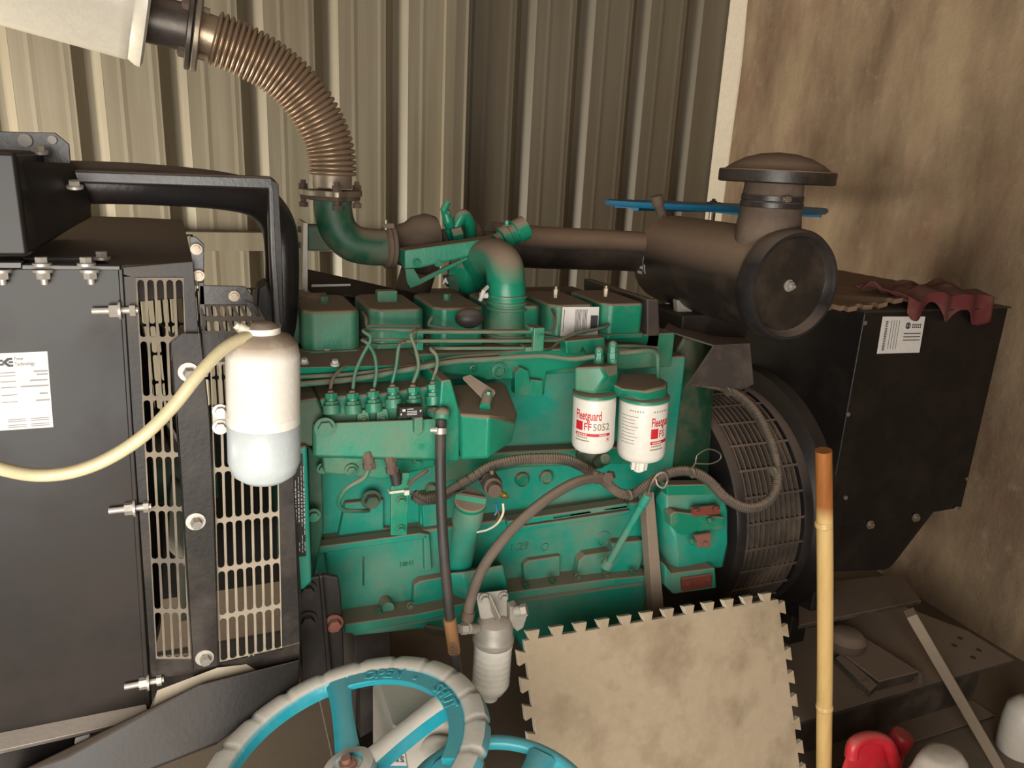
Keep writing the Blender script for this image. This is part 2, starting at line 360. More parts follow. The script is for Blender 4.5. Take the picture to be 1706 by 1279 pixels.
# header tank box, upper left
zb = W(0, 430, 1.04).z
mb = MB(); A = W(26, 252, 1.03); B = W(30, 428, 1.03)
mb.box((-.75, 1.03, B.z), (A.x, 1.42, A.z)); mb.build('header_tank', 'black_side', rad, bevel=.006)
mb = MB(); mb.pp([(-80, 217), (92, 221), (115, 240), (118, 275), (118, 283), (-80, 270)], 1.2, .004)
o = mb.build('tank_bracket', 'black', rad, bevel=.001)
for x, y, r in ((42, 234, .0082), (87, 233, .0054)):
    p = W(x, y, 1.1965); MB().cyl(p, p+V((0, -.0012, 0)), r, n=24).build('bright_hole_disc', 'paledisc', rad)  # pale disc painted as the brightness seen through a bracket hole
for x, y in ((66, 253), (125, 311)):
    p = W(x, y, 1.16); MB().bolt(p, (0, -.2, 1), .007, .008).build('bolt', 'bolt', rad)
mb = MB(); mb.hull([W(28, 268, 1.05), W(120, 272, 1.2), W(150, 330, 1.22), W(152, 362, 1.25), W(30, 425, 1.05), W(28, 300, 1.3), W(150, 300, 1.35), W(60, 360, 1.4)]); mb.build('tank_side', 'black_dull', rad)
# coolant pipe and strap
mb = MB(); mb.tube(smooth_path(path([(100, 303, 1.26), (240, 307, 1.28), (370, 318, 1.33), (430, 335, 1.38), (462, 372, 1.42), (470, 430, 1.43), (468, 520, 1.42), (462, 560, 1.42)]), 8), .030, 24); mb.build('coolant_pipe', 'black', rad)
mb = MB(); mb.pp([(96, 282), (452, 294), (464, 306), (470, 420), (474, 548), (456, 548), (449, 420), (446, 316), (96, 304)], 1.2, .03); mb.build('strap', 'black', rad, bevel=.004)
MB().pp([(452, 300), (464, 306), (470, 420), (472, 540), (467, 540), (459, 420), (455, 320)], 1.196, .004).build('strap_rib', 'guard', rad, bevel=.001)
mb = MB(); mb.pp([(430, 480), (446, 470), (470, 540), (480, 600), (440, 600), (428, 520)], 1.25, .06); mb.build('pipe_bracket', 'black_dull', rad, bevel=.004)
# slotted guards
def slotted(c00, c10, c01, c11, nu, nv, bar_u, bar_v, th, skip=()):
    """sheet between four corners (top-left, top-right, bottom-left, bottom-right) cut by rows of round-ended slots"""
    mb = MB(); n_ = (c10-c00).cross(c01-c00).normalized()
    if n_.y > 0: n_ = -n_
    f = lambda u, v: c00*(1-u)*(1-v)+c10*u*(1-v)+c01*(1-u)*v+c11*u*v
    K = 20
    for i in range(nu):
        for j in range(nv):
            if (i, j) in skip: continue
            w = (c10-c00).length/nu; h = (c01-c00).length/nv; hw = w/2-bar_u/2; hh = h/2-bar_v/2; r = min(hw, .006)
            outer = []; inner = []
            for k in range(K):
                a = 2*math.pi*(k+.5)/K; ca, sa = math.cos(a), math.sin(a)
                cx_, cy_ = (hw-r)*(1 if ca > 0 else -1), (hh-r)*(1 if sa > 0 else -1)
                inner.append((cx_+r*ca, cy_+r*sa))
                t_ = 1/max(abs(ca), abs(sa)); outer.append((ca*t_*w/2, sa*t_*h/2))
            def to(p, l): q = f((i+.5+p[0]/w)/nu, (j+.5+p[1]/h)/nv); return q+n_*l
            vs = [to(p, th) for p in outer]+[to(p, th) for p in inner]+[to(p, 0) for p in inner]+[to(p, 0) for p in outer]
            fs = []
            for k in range(K):
                k2 = (k+1) % K
                for l in (0, 1, 2): fs.append((l*K+k, l*K+k2, (l+1)*K+k2, (l+1)*K+k))
            mb.add(vs, fs)
    return mb
slotted(W(226, 462, YR), W(306, 462, YR), W(260, 1096, YR), W(330, 1096, YR), 5, 7, .0032, .006, .002).build('fan_guard', 'guard_mid', rad, norm=False, smooth=False)
mb = MB(); mb.pp([(200, 446), (322, 436), (331, 556), (306, 556), (304, 462), (226, 462), (203, 462)], YR-.001, .004)
mb.pp([(203, 455), (228, 462), (262, 1096), (262, 1135), (252, 1135)], YR-.001, .004)
mb.pp([(260, 1094), (325, 1088), (325, 1122), (262, 1130)], YR-.001, .004); mb.build('guard_frame', 'guard', rad, bevel=.001)
mb = MB(); mb.pp([(302, 556), (335, 556), (350, 700), (357, 850), (363, 1050), (364, 1110), (320, 1118), (300, 800), (284, 600), (284, 570)], YR-.012, .004)
mb.pp([(284, 570), (290, 570), (306, 800), (326, 1116), (320, 1118), (300, 800), (284, 600)], YR-.012, .014); lab(mb.build('guard_strip', 'guard', rad, bevel=.002), 'smooth black strip between the slotted panels')
for x, y in ((314, 620), (326, 869), (341, 1096)):
    p = W(x, y, YR-.014); mb = MB(); mb.cyl(p+V((0, .003, 0)), p, .0135, n=28); mb.cyl(p, p+V((.002, -.010, -.002)), .0078, n=6); mb.build('bolt', 'bolt', rad)
slotted(W(350, 602, YR), W(460, 602, YR), W(366, 1103, YR), W(470, 1080, YR), 7, 6, .0034, .006, .002).build('fan_guard', 'guard_edge', rad, norm=False, smooth=False)
mb = MB(); mb.pp([(335, 552), (470, 552), (474, 604), (338, 604)], YR-.001, .004); mb.pp([(458, 600), (482, 600), (500, 1080), (468, 1082)], YR-.001, .004)
mb.pp([(322, 1108), (366, 1102), (470, 1078), (500, 1070), (498, 1100), (322, 1140)], YR-.002, .004); mb.build('guard_frame', 'guard', rad, bevel=.001)
slotted(W(334, 506, YR+.02), W(426, 506, YR+.02), W(338, 556, YR), W(455, 556, YR), 7, 2, .004, .006, .002).build('fan_guard', 'guard', rad, norm=False, smooth=False)
mb = MB(); mb.pp([(332, 475), (408, 477), (422, 494), (424, 508), (332, 508)], YR+.015, .004); mb.pp([(316, 394), (326, 394), (340, 407), (340, 470), (332, 476), (322, 476)], YR+.02, .004); mb.pp([(330, 470), (340, 470), (345, 560), (334, 560)], YR+.015, .004)
mb.pp([(408, 500), (424, 506), (478, 600), (456, 600)], YR+.012, .004)
mb.build('guard_bracket', 'black', rad, bevel=.001)
for x, y in ((327, 415), (331, 459), (390, 493)):
    p = W(x, y, YR+.014); MB().bolt(p, (0, -1, 0), .0052, .004).build('bolt', 'steel', rad)
ZR1 = 1.30
slotted(V((-.02, 2.05, 1.165)), V((.16, 2.05, 1.165)), V((-.02, 2.05, .85)), V((.16, 2.05, .85)), 11, 4, .0045, .006, .002).build('rear_fan_guard', 'guard', rad, norm=False, smooth=False)
MB().box((-.22, 2.045, .3), (.16, 2.055, .85)).build('dark_backing', 'black_dull', rad)  # added black sheet that keeps the lower slots as dark as shade
slotted(V((-.22, 2.05, ZR1)), V((-.02, 2.05, ZR1)), V((-.22, 2.05, .85)), V((-.02, 2.05, .85)), 12, 6, .0045, .006, .002).build('rear_fan_guard', 'guard', rad, norm=False, smooth=False)
mb = MB(); mb.lathe([(.36, 0), (.36, .05), (.33, .06), (.31, .06), (.31, .01), (.34, 0)], (-.19, 1.58, .87), (1, 0, 0), 64); mb.build('fan_shroud', 'black_dull', rad)
mb = MB(); mb.box((-.5, 1.14, .4), (-.24, 2.02, 1.33)); mb.build('radiator_core', 'black_dull', rad, bevel=.01)
fan = MB(); fan.cyl((-.12, 1.58, .87), (.0, 1.58, .87), .07, n=32); fo = fan.build('fan_hub', 'darkgreen', rad, bevel=.004)
for k in range(8):
    a = 2*math.pi*k/8+.3; c, s_ = math.cos(a), math.sin(a); R_ = V((0, c, s_)); T_ = V((0, -s_, c)); o = V((-.06, 1.58, .87)); mb = MB()
    mb.sheet(lambda u, v: o+R_*(.06+.24*u)+T_*((v-.5)*(.07+.07*u))+V((.05*(v-.5)+.008*math.sin(v*3.1), 0, 0)), 6, 4); mb.build('fan_blade', 'ivory', fo, solid=.004)
# diagonal duct under the radiator
mb = MB(); mb.hull([W(110, 1262, 1.02), W(0, 1300, 1.02), W(250, 1190, 1.05), W(330, 1140, 1.06), W(500, 1098, 1.08), W(498, 1140, 1.08), W(360, 1240, 1.02), W(180, 1310, 1.0), W(500, 1098, 1.3), W(360, 1240, 1.25), W(250, 1190, 1.3), W(60, 1290, 1.3)]); mb.build('lower_duct', 'black_dull', rad, bevel=.003)
mb = MB(); mb.hull([W(245, 1190, 1.08), W(262, 1150, 1.08), W(362, 1112, 1.09), W(480, 1098, 1.11), W(300, 1165, 1.07), W(250, 1200, 1.06), W(245, 1190, 1.2), W(480, 1098, 1.2)]); mb.build('sloping_apron', 'beige', rad)
MB().pp([(124, 1237), (148, 1230), (152, 1244), (128, 1250)], 1.05, .01).build('label_plate', 'silver', rad)
# black plate at the guard's right
mb = MB(); mb.pp([(478, 745), (486, 745), (503, 1000), (500, 1075), (482, 1080), (468, 900)], 1.14, .004); mb.build('edge_plate', 'guard', rad, bevel=.001)
# sticker
lb = MB(); q = quadmap(W(-40, 590, YR), W(79, 585, YR), W(-28, 719, YR), W(89, 711, YR), .0006); lb.add([q(0, 0), q(1, 0), q(1, 1), q(0, 1)], [(0, 1, 2, 3)]); ls = lb.build('sticker', 'label', rad, norm=False, smooth=False)
q2 = quadmap(W(-40, 590, YR), W(79, 585, YR), W(-28, 719, YR), W(89, 711, YR), .0012)
fn = lambda u, v: q2(u, -v)
tx = MB(); 
text(tx, 'Power', .062, lambda u, v: q2(.52+u*.8, .095-v), bold=.001); text(tx, 'Technology', .062, lambda u, v: q2(.52+u*.98, .165-v), bold=.001)
for k, (v, a, b) in enumerate([(.24, .78, .98), (.28, .82, .98), (.355, .72, .97), (.43, .58, .98), (.53, .84, .96), (.62, .78, .98)]):
    bars(tx, q2, a, v, b, v+.018); bars(tx, q2, .30, v+.006, .52, v+.016)
for v in (.86, .885, .935, .96): bars(tx, q2, .36, v, .62, v+.009); bars(tx, q2, .68, v, .95, v+.009)
tx.build('lettering', 'greyink', ls, norm=False, smooth=False)
lg = MB(); ca = [(.495, .06), (.43, .06), (.345, .115), (.43, .175), (.50, .175), (.50, .15), (.455, .15), (.41, .118), (.455, .088), (.495, .088)]
lg.add([q2(*p) for p in ca], [tuple(range(len(ca)))]); bars(lg, q2, .44, .105, .50, .13); bars(lg, q2, .30, .08, .36, .105); bars(lg, q2, .30, .13, .37, .155); lg.build('logo', 'ink', ls, norm=False, smooth=False)

# ================================================================== COOLANT BOTTLE with hose
bt = thing('coolant_bottle', 'glossy white cylindrical bottle with pale hose, hung in front of the fan guard', 'bottle', (.06, .95, 1.09))
c = W(436, 690, .95); rb = .0445; zt_, zb_ = W(436, 568, .95).z, W(436, 800, .95).z
top_z = zt_+.012
mb = MB(); H = top_z-zb_
prof = [(rb*.25, 0), (rb*.62, .003), (rb*.88, .012), (rb, .028), (rb, H*.45), (rb*1.003, H*.452), (rb, H*.455), (rb, H-.03), (rb*.93, H-.014), (rb*.75, H-.005), (rb*.42, H), (rb*.40, H+.006)]
mb.lathe(prof, (c.x, .95, zb_), (0.03, 0, 1), 64); mb.build('bottle_body', 'bottle', bt, ang=60)
mb = MB(); mb.lathe([(rb*.25, -.0004), (rb*.625, .0026), (rb*.886, .0117), (rb*1.006, .028), (rb*1.006, H*.40), (rb*1.0, H*.401)], (c.x, .95, zb_), (0.03, 0, 1), 64); lab(mb.build('lower_shell', 'bottlelow', bt, ang=60), 'bluish grey lower half')
mb = MB(); mb.lathe([(rb*.5, 0), (rb*.5, .008), (rb*.3, .013), (.01, .014)], (c.x+.005, .95, top_z-.002), (0, 0, 1), 40); mb.build('cap', 'bottle', bt)
e = W(437, 562, .94); mb = MB(); a_, b_ = W(398, 545, .94), W(422, 556, .94); mb.cyl(a_, b_, .0065, n=16); mb.cyl(W(392, 541, .94), a_, .0045, n=10); mb.tube(smooth_path([b_, W(432, 561, .945), W(440, 566, .95)]), .005); mb.build('hose_clamp', 'ivory', bt)
mb = MB(); mb.tube(smooth_path(path([(428, 563, .945), (405, 563, .93), (370, 583, .91), (330, 625, .89), (290, 675, .88), (240, 725, .87), (180, 764, .87), (120, 786, .87), (60, 791, .87), (0, 780, .86), (-60, 760, .85)]), 8), .0072, 16); mb.build('hose', 'clear', bt)
mb = MB(); mb.pbox(354, 676, 400, 718, .985, .006); mb.pbox(376, 686, 400, 708, .96, .03); mb.build('mounting_plate', 'aluminium', bt, bevel=.001)
for y in (685, 711): MB().bolt(W(367, y, .984), (0, -1, 0), .0068, .007).build('bolt', 'bolt', bt)

# ================================================================== MUFFLER, BELLOWS
mf = thing('muffler', 'large cream muffler drum hanging top left, with a dark outlet pipe', 'muffler', (-.3, 1.6, 1.6))
B = W(248, -13, 1.6); ax = V((1, .076, -.2)).normalized(); L = .85; A = B-ax*L
R0 = .121
mb = MB(); mb.lathe([(R0*1.0, 0), (R0*1.03, L*.5), (R0, L-.035)], A, ax, 96); mb.build('drum', 'muffler', mf)
mb = MB(); mb.lathe([(R0*.97, L-.04), (R0*1.0, L-.038), (R0*1.0, L-.024), (R0*.985, L-.020), (R0*1.04, L-.008), (R0*1.05, L), (R0*.98, L+.004), (R0*.96, L-.006), (.03, L-.003)], A, ax, 96); mb.build('end_cap', 'muffler', mf)
P0 = W(240, 30, 1.6); P1 = W(314, 47, 1.6); d0 = (W(348, 60, 1.6)-P0).normalized()
MB().tube([P0-d0*.03, P1], .041, 40).build('outlet_pipe', 'pipe', mf)
mb = MB(); F1 = W(318, 50, 1.6)
def ears(mb, c, d, r, th, ex):  # round flange with ears
    mb.lathe([(r*.6, 0), (r, 0), (r, th), (r*.6, th)], c, d, 48)
mb.lathe([(.02, 0), (.066, 0), (.069, .002), (.069, .008), (.066, .010), (.02, .010)], F1-d0*.006, d0, 48); mb.build('pipe_flange', 'pipe', mf)
u, w = frame(d0)
for k in range(4):
    a = math.pi/4+k*math.pi/2+.15; p = F1+(u*math.cos(a)+w*math.sin(a))*.055
    mb = MB(); mb.cyl(p-d0*.018, p+d0*.028, .0055, n=10); mb.cyl(p-d0*.016, p-d0*.006, .010, n=6); mb.build('bolt', 'turbo', mf)
be = thing('exhaust_bellows', 'curved ribbed metal bellows carrying exhaust from the engine up to the muffler', 'exhaust bellows', (.25, 1.6, 1.4))
mb = MB(); mb.lathe([(.03, 0), (.066, 0), (.069, .002), (.069, .009), (.066, .011), (.03, .011)], F1+d0*.005, d0, 48); mb.build('flange', 'steel', be)
cl = smooth_path(path([(322, 50, 1.6), (352, 61, 1.6), (403, 83, 1.6), (450, 109, 1.6), (487, 139, 1.6), (515, 173, 1.6), (536, 209, 1.6), (548, 240, 1.6), (553, 270, 1.6), (554, 299, 1.6), (554, 316, 1.6)]), 24)
ds = [0]
for i in range(1, len(cl)): ds.append(ds[-1]+(cl[i]-cl[i-1]).length)
T = ds[-1]
def at_d(s_):
    for i in range(1, len(cl)):
        if ds[i] >= s_: t_ = (s_-ds[i-1])/(ds[i]-ds[i-1]+1e-9); return cl[i-1].lerp(cl[i], t_)
    return cl[-1]
s0, s1 = .035, T-.028; K = 36; pts = []; rr = []
for i in range(K*12+1):
    s_ = s0+(s1-s0)*i/(K*12); ph = 2*math.pi*i/12; pts.append(at_d(s_)); rr.append(.0385+.0100*abs(math.sin(ph/2))**.55)
MB().tube(pts, rr, 40).build('bellows', 'bellows', be, ang=75)
MB().tube([at_d(.008), at_d(s0+.002)], .0375, 40).build('collar', 'bellows', be); MB().tube([at_d(s1-.002), at_d(T-.004)], .0385, 40).build('collar', 'steel', be)
fc = W(554, 322, 1.6)
def rounded_flange(o, z, r, th, ear, an):
    pts = []
    for i in range(72):
        a = 2*math.pi*i/72; e_ = max(abs(math.cos((a-an)*1.5)), 0)**10; q = r+ear*max(0, math.cos(3*(a-an)))**3; pts.append(V((o.x+q*math.cos(a), o.y+q*math.sin(a), z)))
    return MB().prism(pts, (0, 0, th))
rounded_flange(fc, fc.z-.006, .056, .0125, .018, .5).build('flange', 'steel', be, bevel=.002)
for k in range(3):
    a = .5+k*2*math.pi/3; p = V((fc.x+.063*math.cos(a), fc.y+.063*math.sin(a), fc.z))
    mb = MB(); mb.cyl(p-V((0, 0, .03)), p+V((0, 0, .024)), .0055, n=12); mb.cyl(p+V((0, 0, .006)), p+V((0, 0, .017)), .0098, n=6); mb.cyl(p-V((0, 0, .030)), p-V((0, 0, .020)), .0098, n=6); mb.build('bolt', 'turbo', be)

# ================================================================== DIESEL ENGINE
en = thing('diesel_engine', 'green six-cylinder diesel engine under brown dust, in the middle of the shed', 'engine', (.6, 1.62, .3))
ZT = 1.235                                   # top of the front edge of the rocker covers
# cylinder block, head, pan
mb = MB(); a = W(500, 600, 1.40); mb.box((.13, 1.40, .62), (1.02, 1.88, 1.10)); mb.build('cylinder_block', 'teal', en, bevel=.008)
mb = MB(); mb.box((.13, 1.37, 1.085), (.96, 1.80, 1.163)); mb.build('cylinder_head', 'green', en, bevel=.004)
# lower crankcase face
mb = MB(); mb.pp([(540, 905), (700, 884), (760, 876), (1050, 838), (1090, 836), (1098, 990), (1040, 990), (880, 1008), (700, 1032), (560, 1050)], 1.36, .2)
mb.build('crankcase', 'teal', en, bevel=.006, seg=3)
mb = MB()
for pts in ([(520, 912), (700, 888), (712, 890), (712, 897), (522, 924)], [(845, 868), (1045, 838), (1050, 846), (846, 878)], [(919, 858), (985, 848), (987, 856), (920, 867)], [(1004, 846), (1046, 840), (1047, 847), (1006, 853)], [(848, 880), (1050, 850), (1050, 856), (850, 888)], [(706, 890), (716, 890), (720, 950), (708, 952)]):
    MB().pp(pts, 1.345, .03).build('casting_rib', 'teal', en, bevel=.003)
mb = MB(); mb.pp([(872, 942), (880, 934), (934, 926), (934, 962), (874, 972)], 1.345, .03); mb.build('casting_boss', 'teal', en, bevel=.004); mb = MB(); mb.pp([(965, 935), (975, 925), (1020, 918), (1020, 905), (1072, 900), (1072, 930), (1065, 950), (960, 965)], 1.335, .04); mb.build('casting_boss', 'teal', en, bevel=.004); mb = MB()
mb.pp([(690, 975), (700, 968), (745, 960), (745, 1010), (688, 1015)], 1.34, .03); mb.build('casting_boss', 'teal', en, bevel=.004)
for (x, y, r) in ((907, 911, .010), (1004, 897, .019), (641, 1000, .012)):
    p = W(x, y, 1.36); mb = MB(); mb.lathe([(r*.72, -.001), (r*.78, .004), (r, .004), (r*1.05, -.002)], p, (0, -1, 0), 32); mb.build('round_boss', 'teal', en)
p = W(641, 1000, 1.36); mb = MB(); mb.cyl(p+V((0, .002, 0)), p-V((0, .03, 0)), .013, n=28); mb.cyl(p-V((0, .03, 0)), p-V((0, .031, 0)), .005, n=16); mb.build('drain_boss', 'teal', en, bevel=.003)
# cast lettering
def wall_text(name, s, size, x, y, Y, mat, bold=.0, ex=.0016, width=None):
    o = W(x, y, Y); vs, fs, w = text_geo(s, size, bold); k = width/w if width else 1
    mb = MB(); mb.add([V((o.x+q.x*k, Y, o.z+q.y)) for q in vs], fs); return mb.build(name, mat, en, norm=False, smooth=False, solid=ex)
wall_text('cast_number', '1.29', .026, 848, 919, 1.359, 'green', width=.046, ex=.004)
wall_text('cast_number', '18H1', .014, 664, 944, 1.359, 'green', width=.03, ex=.004)
MB().pp([(604, 928), (607, 928), (607, 975), (604, 975)], 1.358, .004).build('cast_mark', 'darkgreen', en); 
# pan rail and oil pan
mb = MB(); zr = W(1085, 965, 1.31).z
mb.pp([(575, 1040), (700, 1022), (745, 1012), (840, 988), (1000, 966), (1084, 958), (1085, 968), (1000, 980), (880, 996), (760, 1024), (640, 1046), (575, 1056)], 1.305, .08)
mb.build('pan_rail', 'teal', en, bevel=.003)
mb = MB(); mb.pp([(575, 1050), (700, 1032), (880, 996), (1084, 968), (1082, 990), (1062, 1054), (1040, 1090), (880, 1100), (860, 1060), (700, 1050), (590, 1062)], 1.33, .4); mb.build('oil_pan', 'teal', en, bevel=.014, seg=4)
for x, y in ((629, 1012), (680, 1002), (872, 970), (916, 962), (957, 955), (1004, 952), (1049, 948)):
    p = W(x, y, 1.32); MB().bolt(p-V((0, .014, 0)), (0, -1, .1), .0052, .008).build('bolt', 'darkgreen', en)
# mid block details: cover panels behind the pump
mb = MB(); mb.pp([(575, 838), (640, 832), (640, 880), (700, 880), (700, 836), (738, 834), (738, 892), (560, 912)], 1.385, .03); mb.pp([(702, 825), (736, 820), (736, 880), (706, 882)], 1.375, .03); mb.build('side_cover', 'teal', en, bevel=.004)
mb = MB(); mb.pp([(736, 762), (860, 752), (1085, 742), (1088, 772), (860, 780), (736, 806)], 1.365, .05); mb.build('water_jacket_ledge', 'green', en, bevel=.006)
for x, y, r in ((868, 797, .016), (908, 793, .0155), (717, 812, .012)):
    p = W(x, y, 1.40); mb = MB(); mb.lathe([(r, 0), (r, .010), (r*.8, .014), (r*.76, .010), (.002, .010)], p, (0, -1, 0), 32); mb.build('core_plug', 'green', en)
# intake manifold with its dusty shelf
mb = MB(); mb.hull([W(497, 612, 1.27), W(700, 608, 1.27), W(497, 640, 1.28), W(700, 634, 1.28), V((.13, 1.40, 1.163)), V((.40, 1.40, 1.163)), V((.13, 1.40, 1.10)), V((.4, 1.40, 1.10))]); mb.build('intake_shelf', 'green', en, bevel=.004)
for x, y in ((507, 602), (545, 585), (558, 604)): MB().bolt(Hz(x, y+2, 1.158), (0, -.2, 1), .0055, .008).build('bolt', 'silver', en)
mb = MB(); mb.pp([(690, 590), (1000, 578), (1098, 584), (1098, 612), (1040, 616), (960, 612), (912, 620), (906, 662), (886, 660), (884, 634), (830, 632), (812, 634), (798, 628), (700, 620)], 1.30, .1); mb.build('intake_manifold', 'green', en, bevel=.005, seg=3)
for x, y, r in ((831, 617, .011), (871, 624, .006), (788, 613, .005), (900, 653, .005)):
    p = W(x, y, 1.30); mb = MB(); mb.lathe([(r*1.5, -.002), (r*1.5, .004), (r*1.05, .005), (r, -.001), (.001, -.001)], p, (0, -1, 0), 28); mb.cyl(p, p-V((0, .004, 0)), r*.55, n=16); mb.build('mounting_boss', 'green', en)
mb = MB(); mb.pp([(858, 622), (868, 612), (880, 618), (884, 640), (884, 632), (904, 634), (904, 662), (858, 656)], 1.285, .02); mb.build('lifting_lug', 'green', en, bevel=.004)
# rocker covers
for i in range(6):
    x0 = .157+.1215*i; x1 = x0+.102
    if i == 0: zlow = 1.157
    else: zlow = 1.165
    mb = MB(); Y0, Y1 = 1.352, 1.53
    ch = .018
    base = [(x0+ch, Y0), (x1-ch*.6, Y0), (x1, Y0+ch*.8), (x1, Y1-ch), (x1-ch, Y1), (x0+ch, Y1), (x0, Y1-ch), (x0, Y0+ch)]
    mb.prism([V((a, b, zlow)) for a, b in base], (0, 0, ZT-zlow)); r = mb.build('rocker_cover', 'green', en, bevel=.007, seg=4)
    mb = MB(); mb.prism([V((a+(-.005 if a < (x0+x1)/2 else .005), b+(-.005 if b < 1.44 else .005), zlow-.004)) for a, b in base], (0, 0, .010)); mb.build('gasket_lip', 'green', r, bevel=.002)
    mb = MB(); c = V(((x0+x1)/2, 1.44, ZT)); 
    if i == 1: mb.box(c+V((-.022, -.012, -.002)), c+V((.018, .012, .022))); mb.build('filler_block', 'green', r, bevel=.003)
    elif i in (4, 5): mb.cyl(c, c+V((0, 0, .018)), .007, n=6); mb.cyl(c+V((0, 0, .018)), c+V((0, 0, .024)), .005, n=12); mb.build('bolt', 'steel', r)
    else: mb.bolt(c, (0, 0, 1), .008, .012); mb.build('bolt', 'green', r)
# sticker on the fifth cover
q = quadmap(W(937, 511, 1.35), W(998, 511, 1.35), W(933, 560, 1.35), W(995, 561, 1.35), .0008)
lb = MB(); bars(lb, q, 0, 0, 1, 1); s5 = lb.build('sticker', 'label', en, norm=False, smooth=False)
q = quadmap(W(937, 511, 1.35), W(998, 511, 1.35), W(933, 560, 1.35), W(995, 561, 1.35), .0014)
lb = MB(); bars(lb, q, .78, .28, .98, .72)
for k in range(9): bars(lb, q, .36+.035*k+(.02 if k > 4 else 0), .08, .375+.035*k+(.02 if k > 4 else 0), .9)
bars(lb, q, .05, .1, .065, .85); lb.build('print', 'ink', s5, norm=False, smooth=False)
# end plate at the back of the head, right
mb = MB(); mb.pp([(1078, 498), (1098, 500), (1100, 560), (1096, 590), (1072, 590), (1078, 560)], 1.37, .3); mb.build('head_end_plate', 'skid', en, bevel=.004)
# fuel lines
def line(pts, r=.0031, name='injection_line', mat='dustyline', n=10, sm=7): return MB().tube(smooth_path(path(pts), sm), r, n).build(name, mat, en)
line([(550, 650, 1.22), (556, 628, 1.24), (575, 610, 1.27), (600, 600, 1.33), (640, 596, 1.35)])
line([(588, 648, 1.22), (592, 620, 1.22), (604, 592, 1.22), (616, 570, 1.22), (616, 560, 1.22), (605, 551, 1.23), (625, 549, 1.25), (720, 551, 1.26), (890, 551, 1.26)])
line([(623, 648, 1.22), (627, 620, 1.22), (624, 592, 1.22), (612, 572, 1.22), (604, 566, 1.23), (630, 566, 1.25), (720, 567, 1.26), (890, 566, 1.26)])
line([(653, 640, 1.22), (660, 610, 1.22), (664, 580, 1.22), (672, 571, 1.23), (700, 568, 1.24), (890, 568, 1.245)])
line([(688, 638, 1.22), (697, 610, 1.22), (692, 580, 1.22), (685, 560, 1.22), (692, 553, 1.23), (712, 553, 1.24), (890, 553, 1.245)])
line([(720, 636, 1.22), (728, 610, 1.22), (727, 592, 1.22), (718, 580, 1.23), (740, 580, 1.25), (890, 580, 1.25)])
line([(893, 551, 1.25), (920, 552, 1.27), (925, 530, 1.31), (920, 516, 1.36), (912, 508, 1.38)], .003)
line([(893, 566, 1.25), (930, 566, 1.28), (965, 554, 1.31), (1005, 546, 1.33), (1014, 540, 1.35)], .0035)
line([(893, 580, 1.25), (915, 582, 1.27), (930, 570, 1.3), (950, 560, 1.33)], .003)
line([(720, 528, 1.33), (714, 540, 1.33), (722, 543, 1.33), (740, 546, 1.33), (760, 547, 1.33)], .003)
line([(604, 520, 1.40), (610, 530, 1.36), (612, 545, 1.34), (622, 543, 1.33), (700, 543, 1.33)], .003)
mb = MB(); mb.pbox(884, 545, 904, 552, 1.235, .03); mb.pbox(889, 546, 907, 585, 1.228, .01); mb.pbox(876, 578, 896, 586, 1.235, .03); cl_ = mb.build('line_clamp', 'green', en, bevel=.002)
MB().bolt(W(899, 561, 1.228), (0, -1, 0), .006, .006).build('bolt', 'green', cl_)
mb = MB(); mb.pbox(694, 548, 706, 584, 1.255, .012); mb.build('line_clamp', 'green', en, bevel=.002)
line([(497, 640, 1.26), (600, 630, 1.255), (700, 612, 1.25), (760, 602, 1.25), (820, 598, 1.25), (900, 593, 1.24), (950, 598, 1.22), (990, 594, 1.21)], .0052, 'fuel_pipe')
line([(497, 628, 1.27), (600, 622, 1.265), (700, 608, 1.265), (760, 596, 1.265), (830, 590, 1.265)], .004, 'fuel_pipe')
line([(1030, 588, 1.23), (1080, 584, 1.24), (1094, 590, 1.25), (1096, 610, 1.25), (1096, 640, 1.25)], .0046, 'fuel_pipe')
line([(1020, 577, 1.25), (1060, 577, 1.26), (1095, 580, 1.27)], .004, 'fuel_pipe')
mb = MB(); mb.pp([(942, 568), (1008, 562), (1010, 590), (980, 592), (972, 578), (965, 590), (944, 590)], 1.27, .03); mb.build('return_block', 'green', en, bevel=.003)
mb = MB(); mb.tube(smooth_path(path([(760, 545, 1.30), (782, 532, 1.29), (800, 524, 1.30), (812, 520, 1.32)]), 6), [.010]*6+[.020]*12+[.012], 20) if False else mb.ball(W(782, 530, 1.31), .028, .02, .019); mb.build('sensor_boot', 'rubber', en)
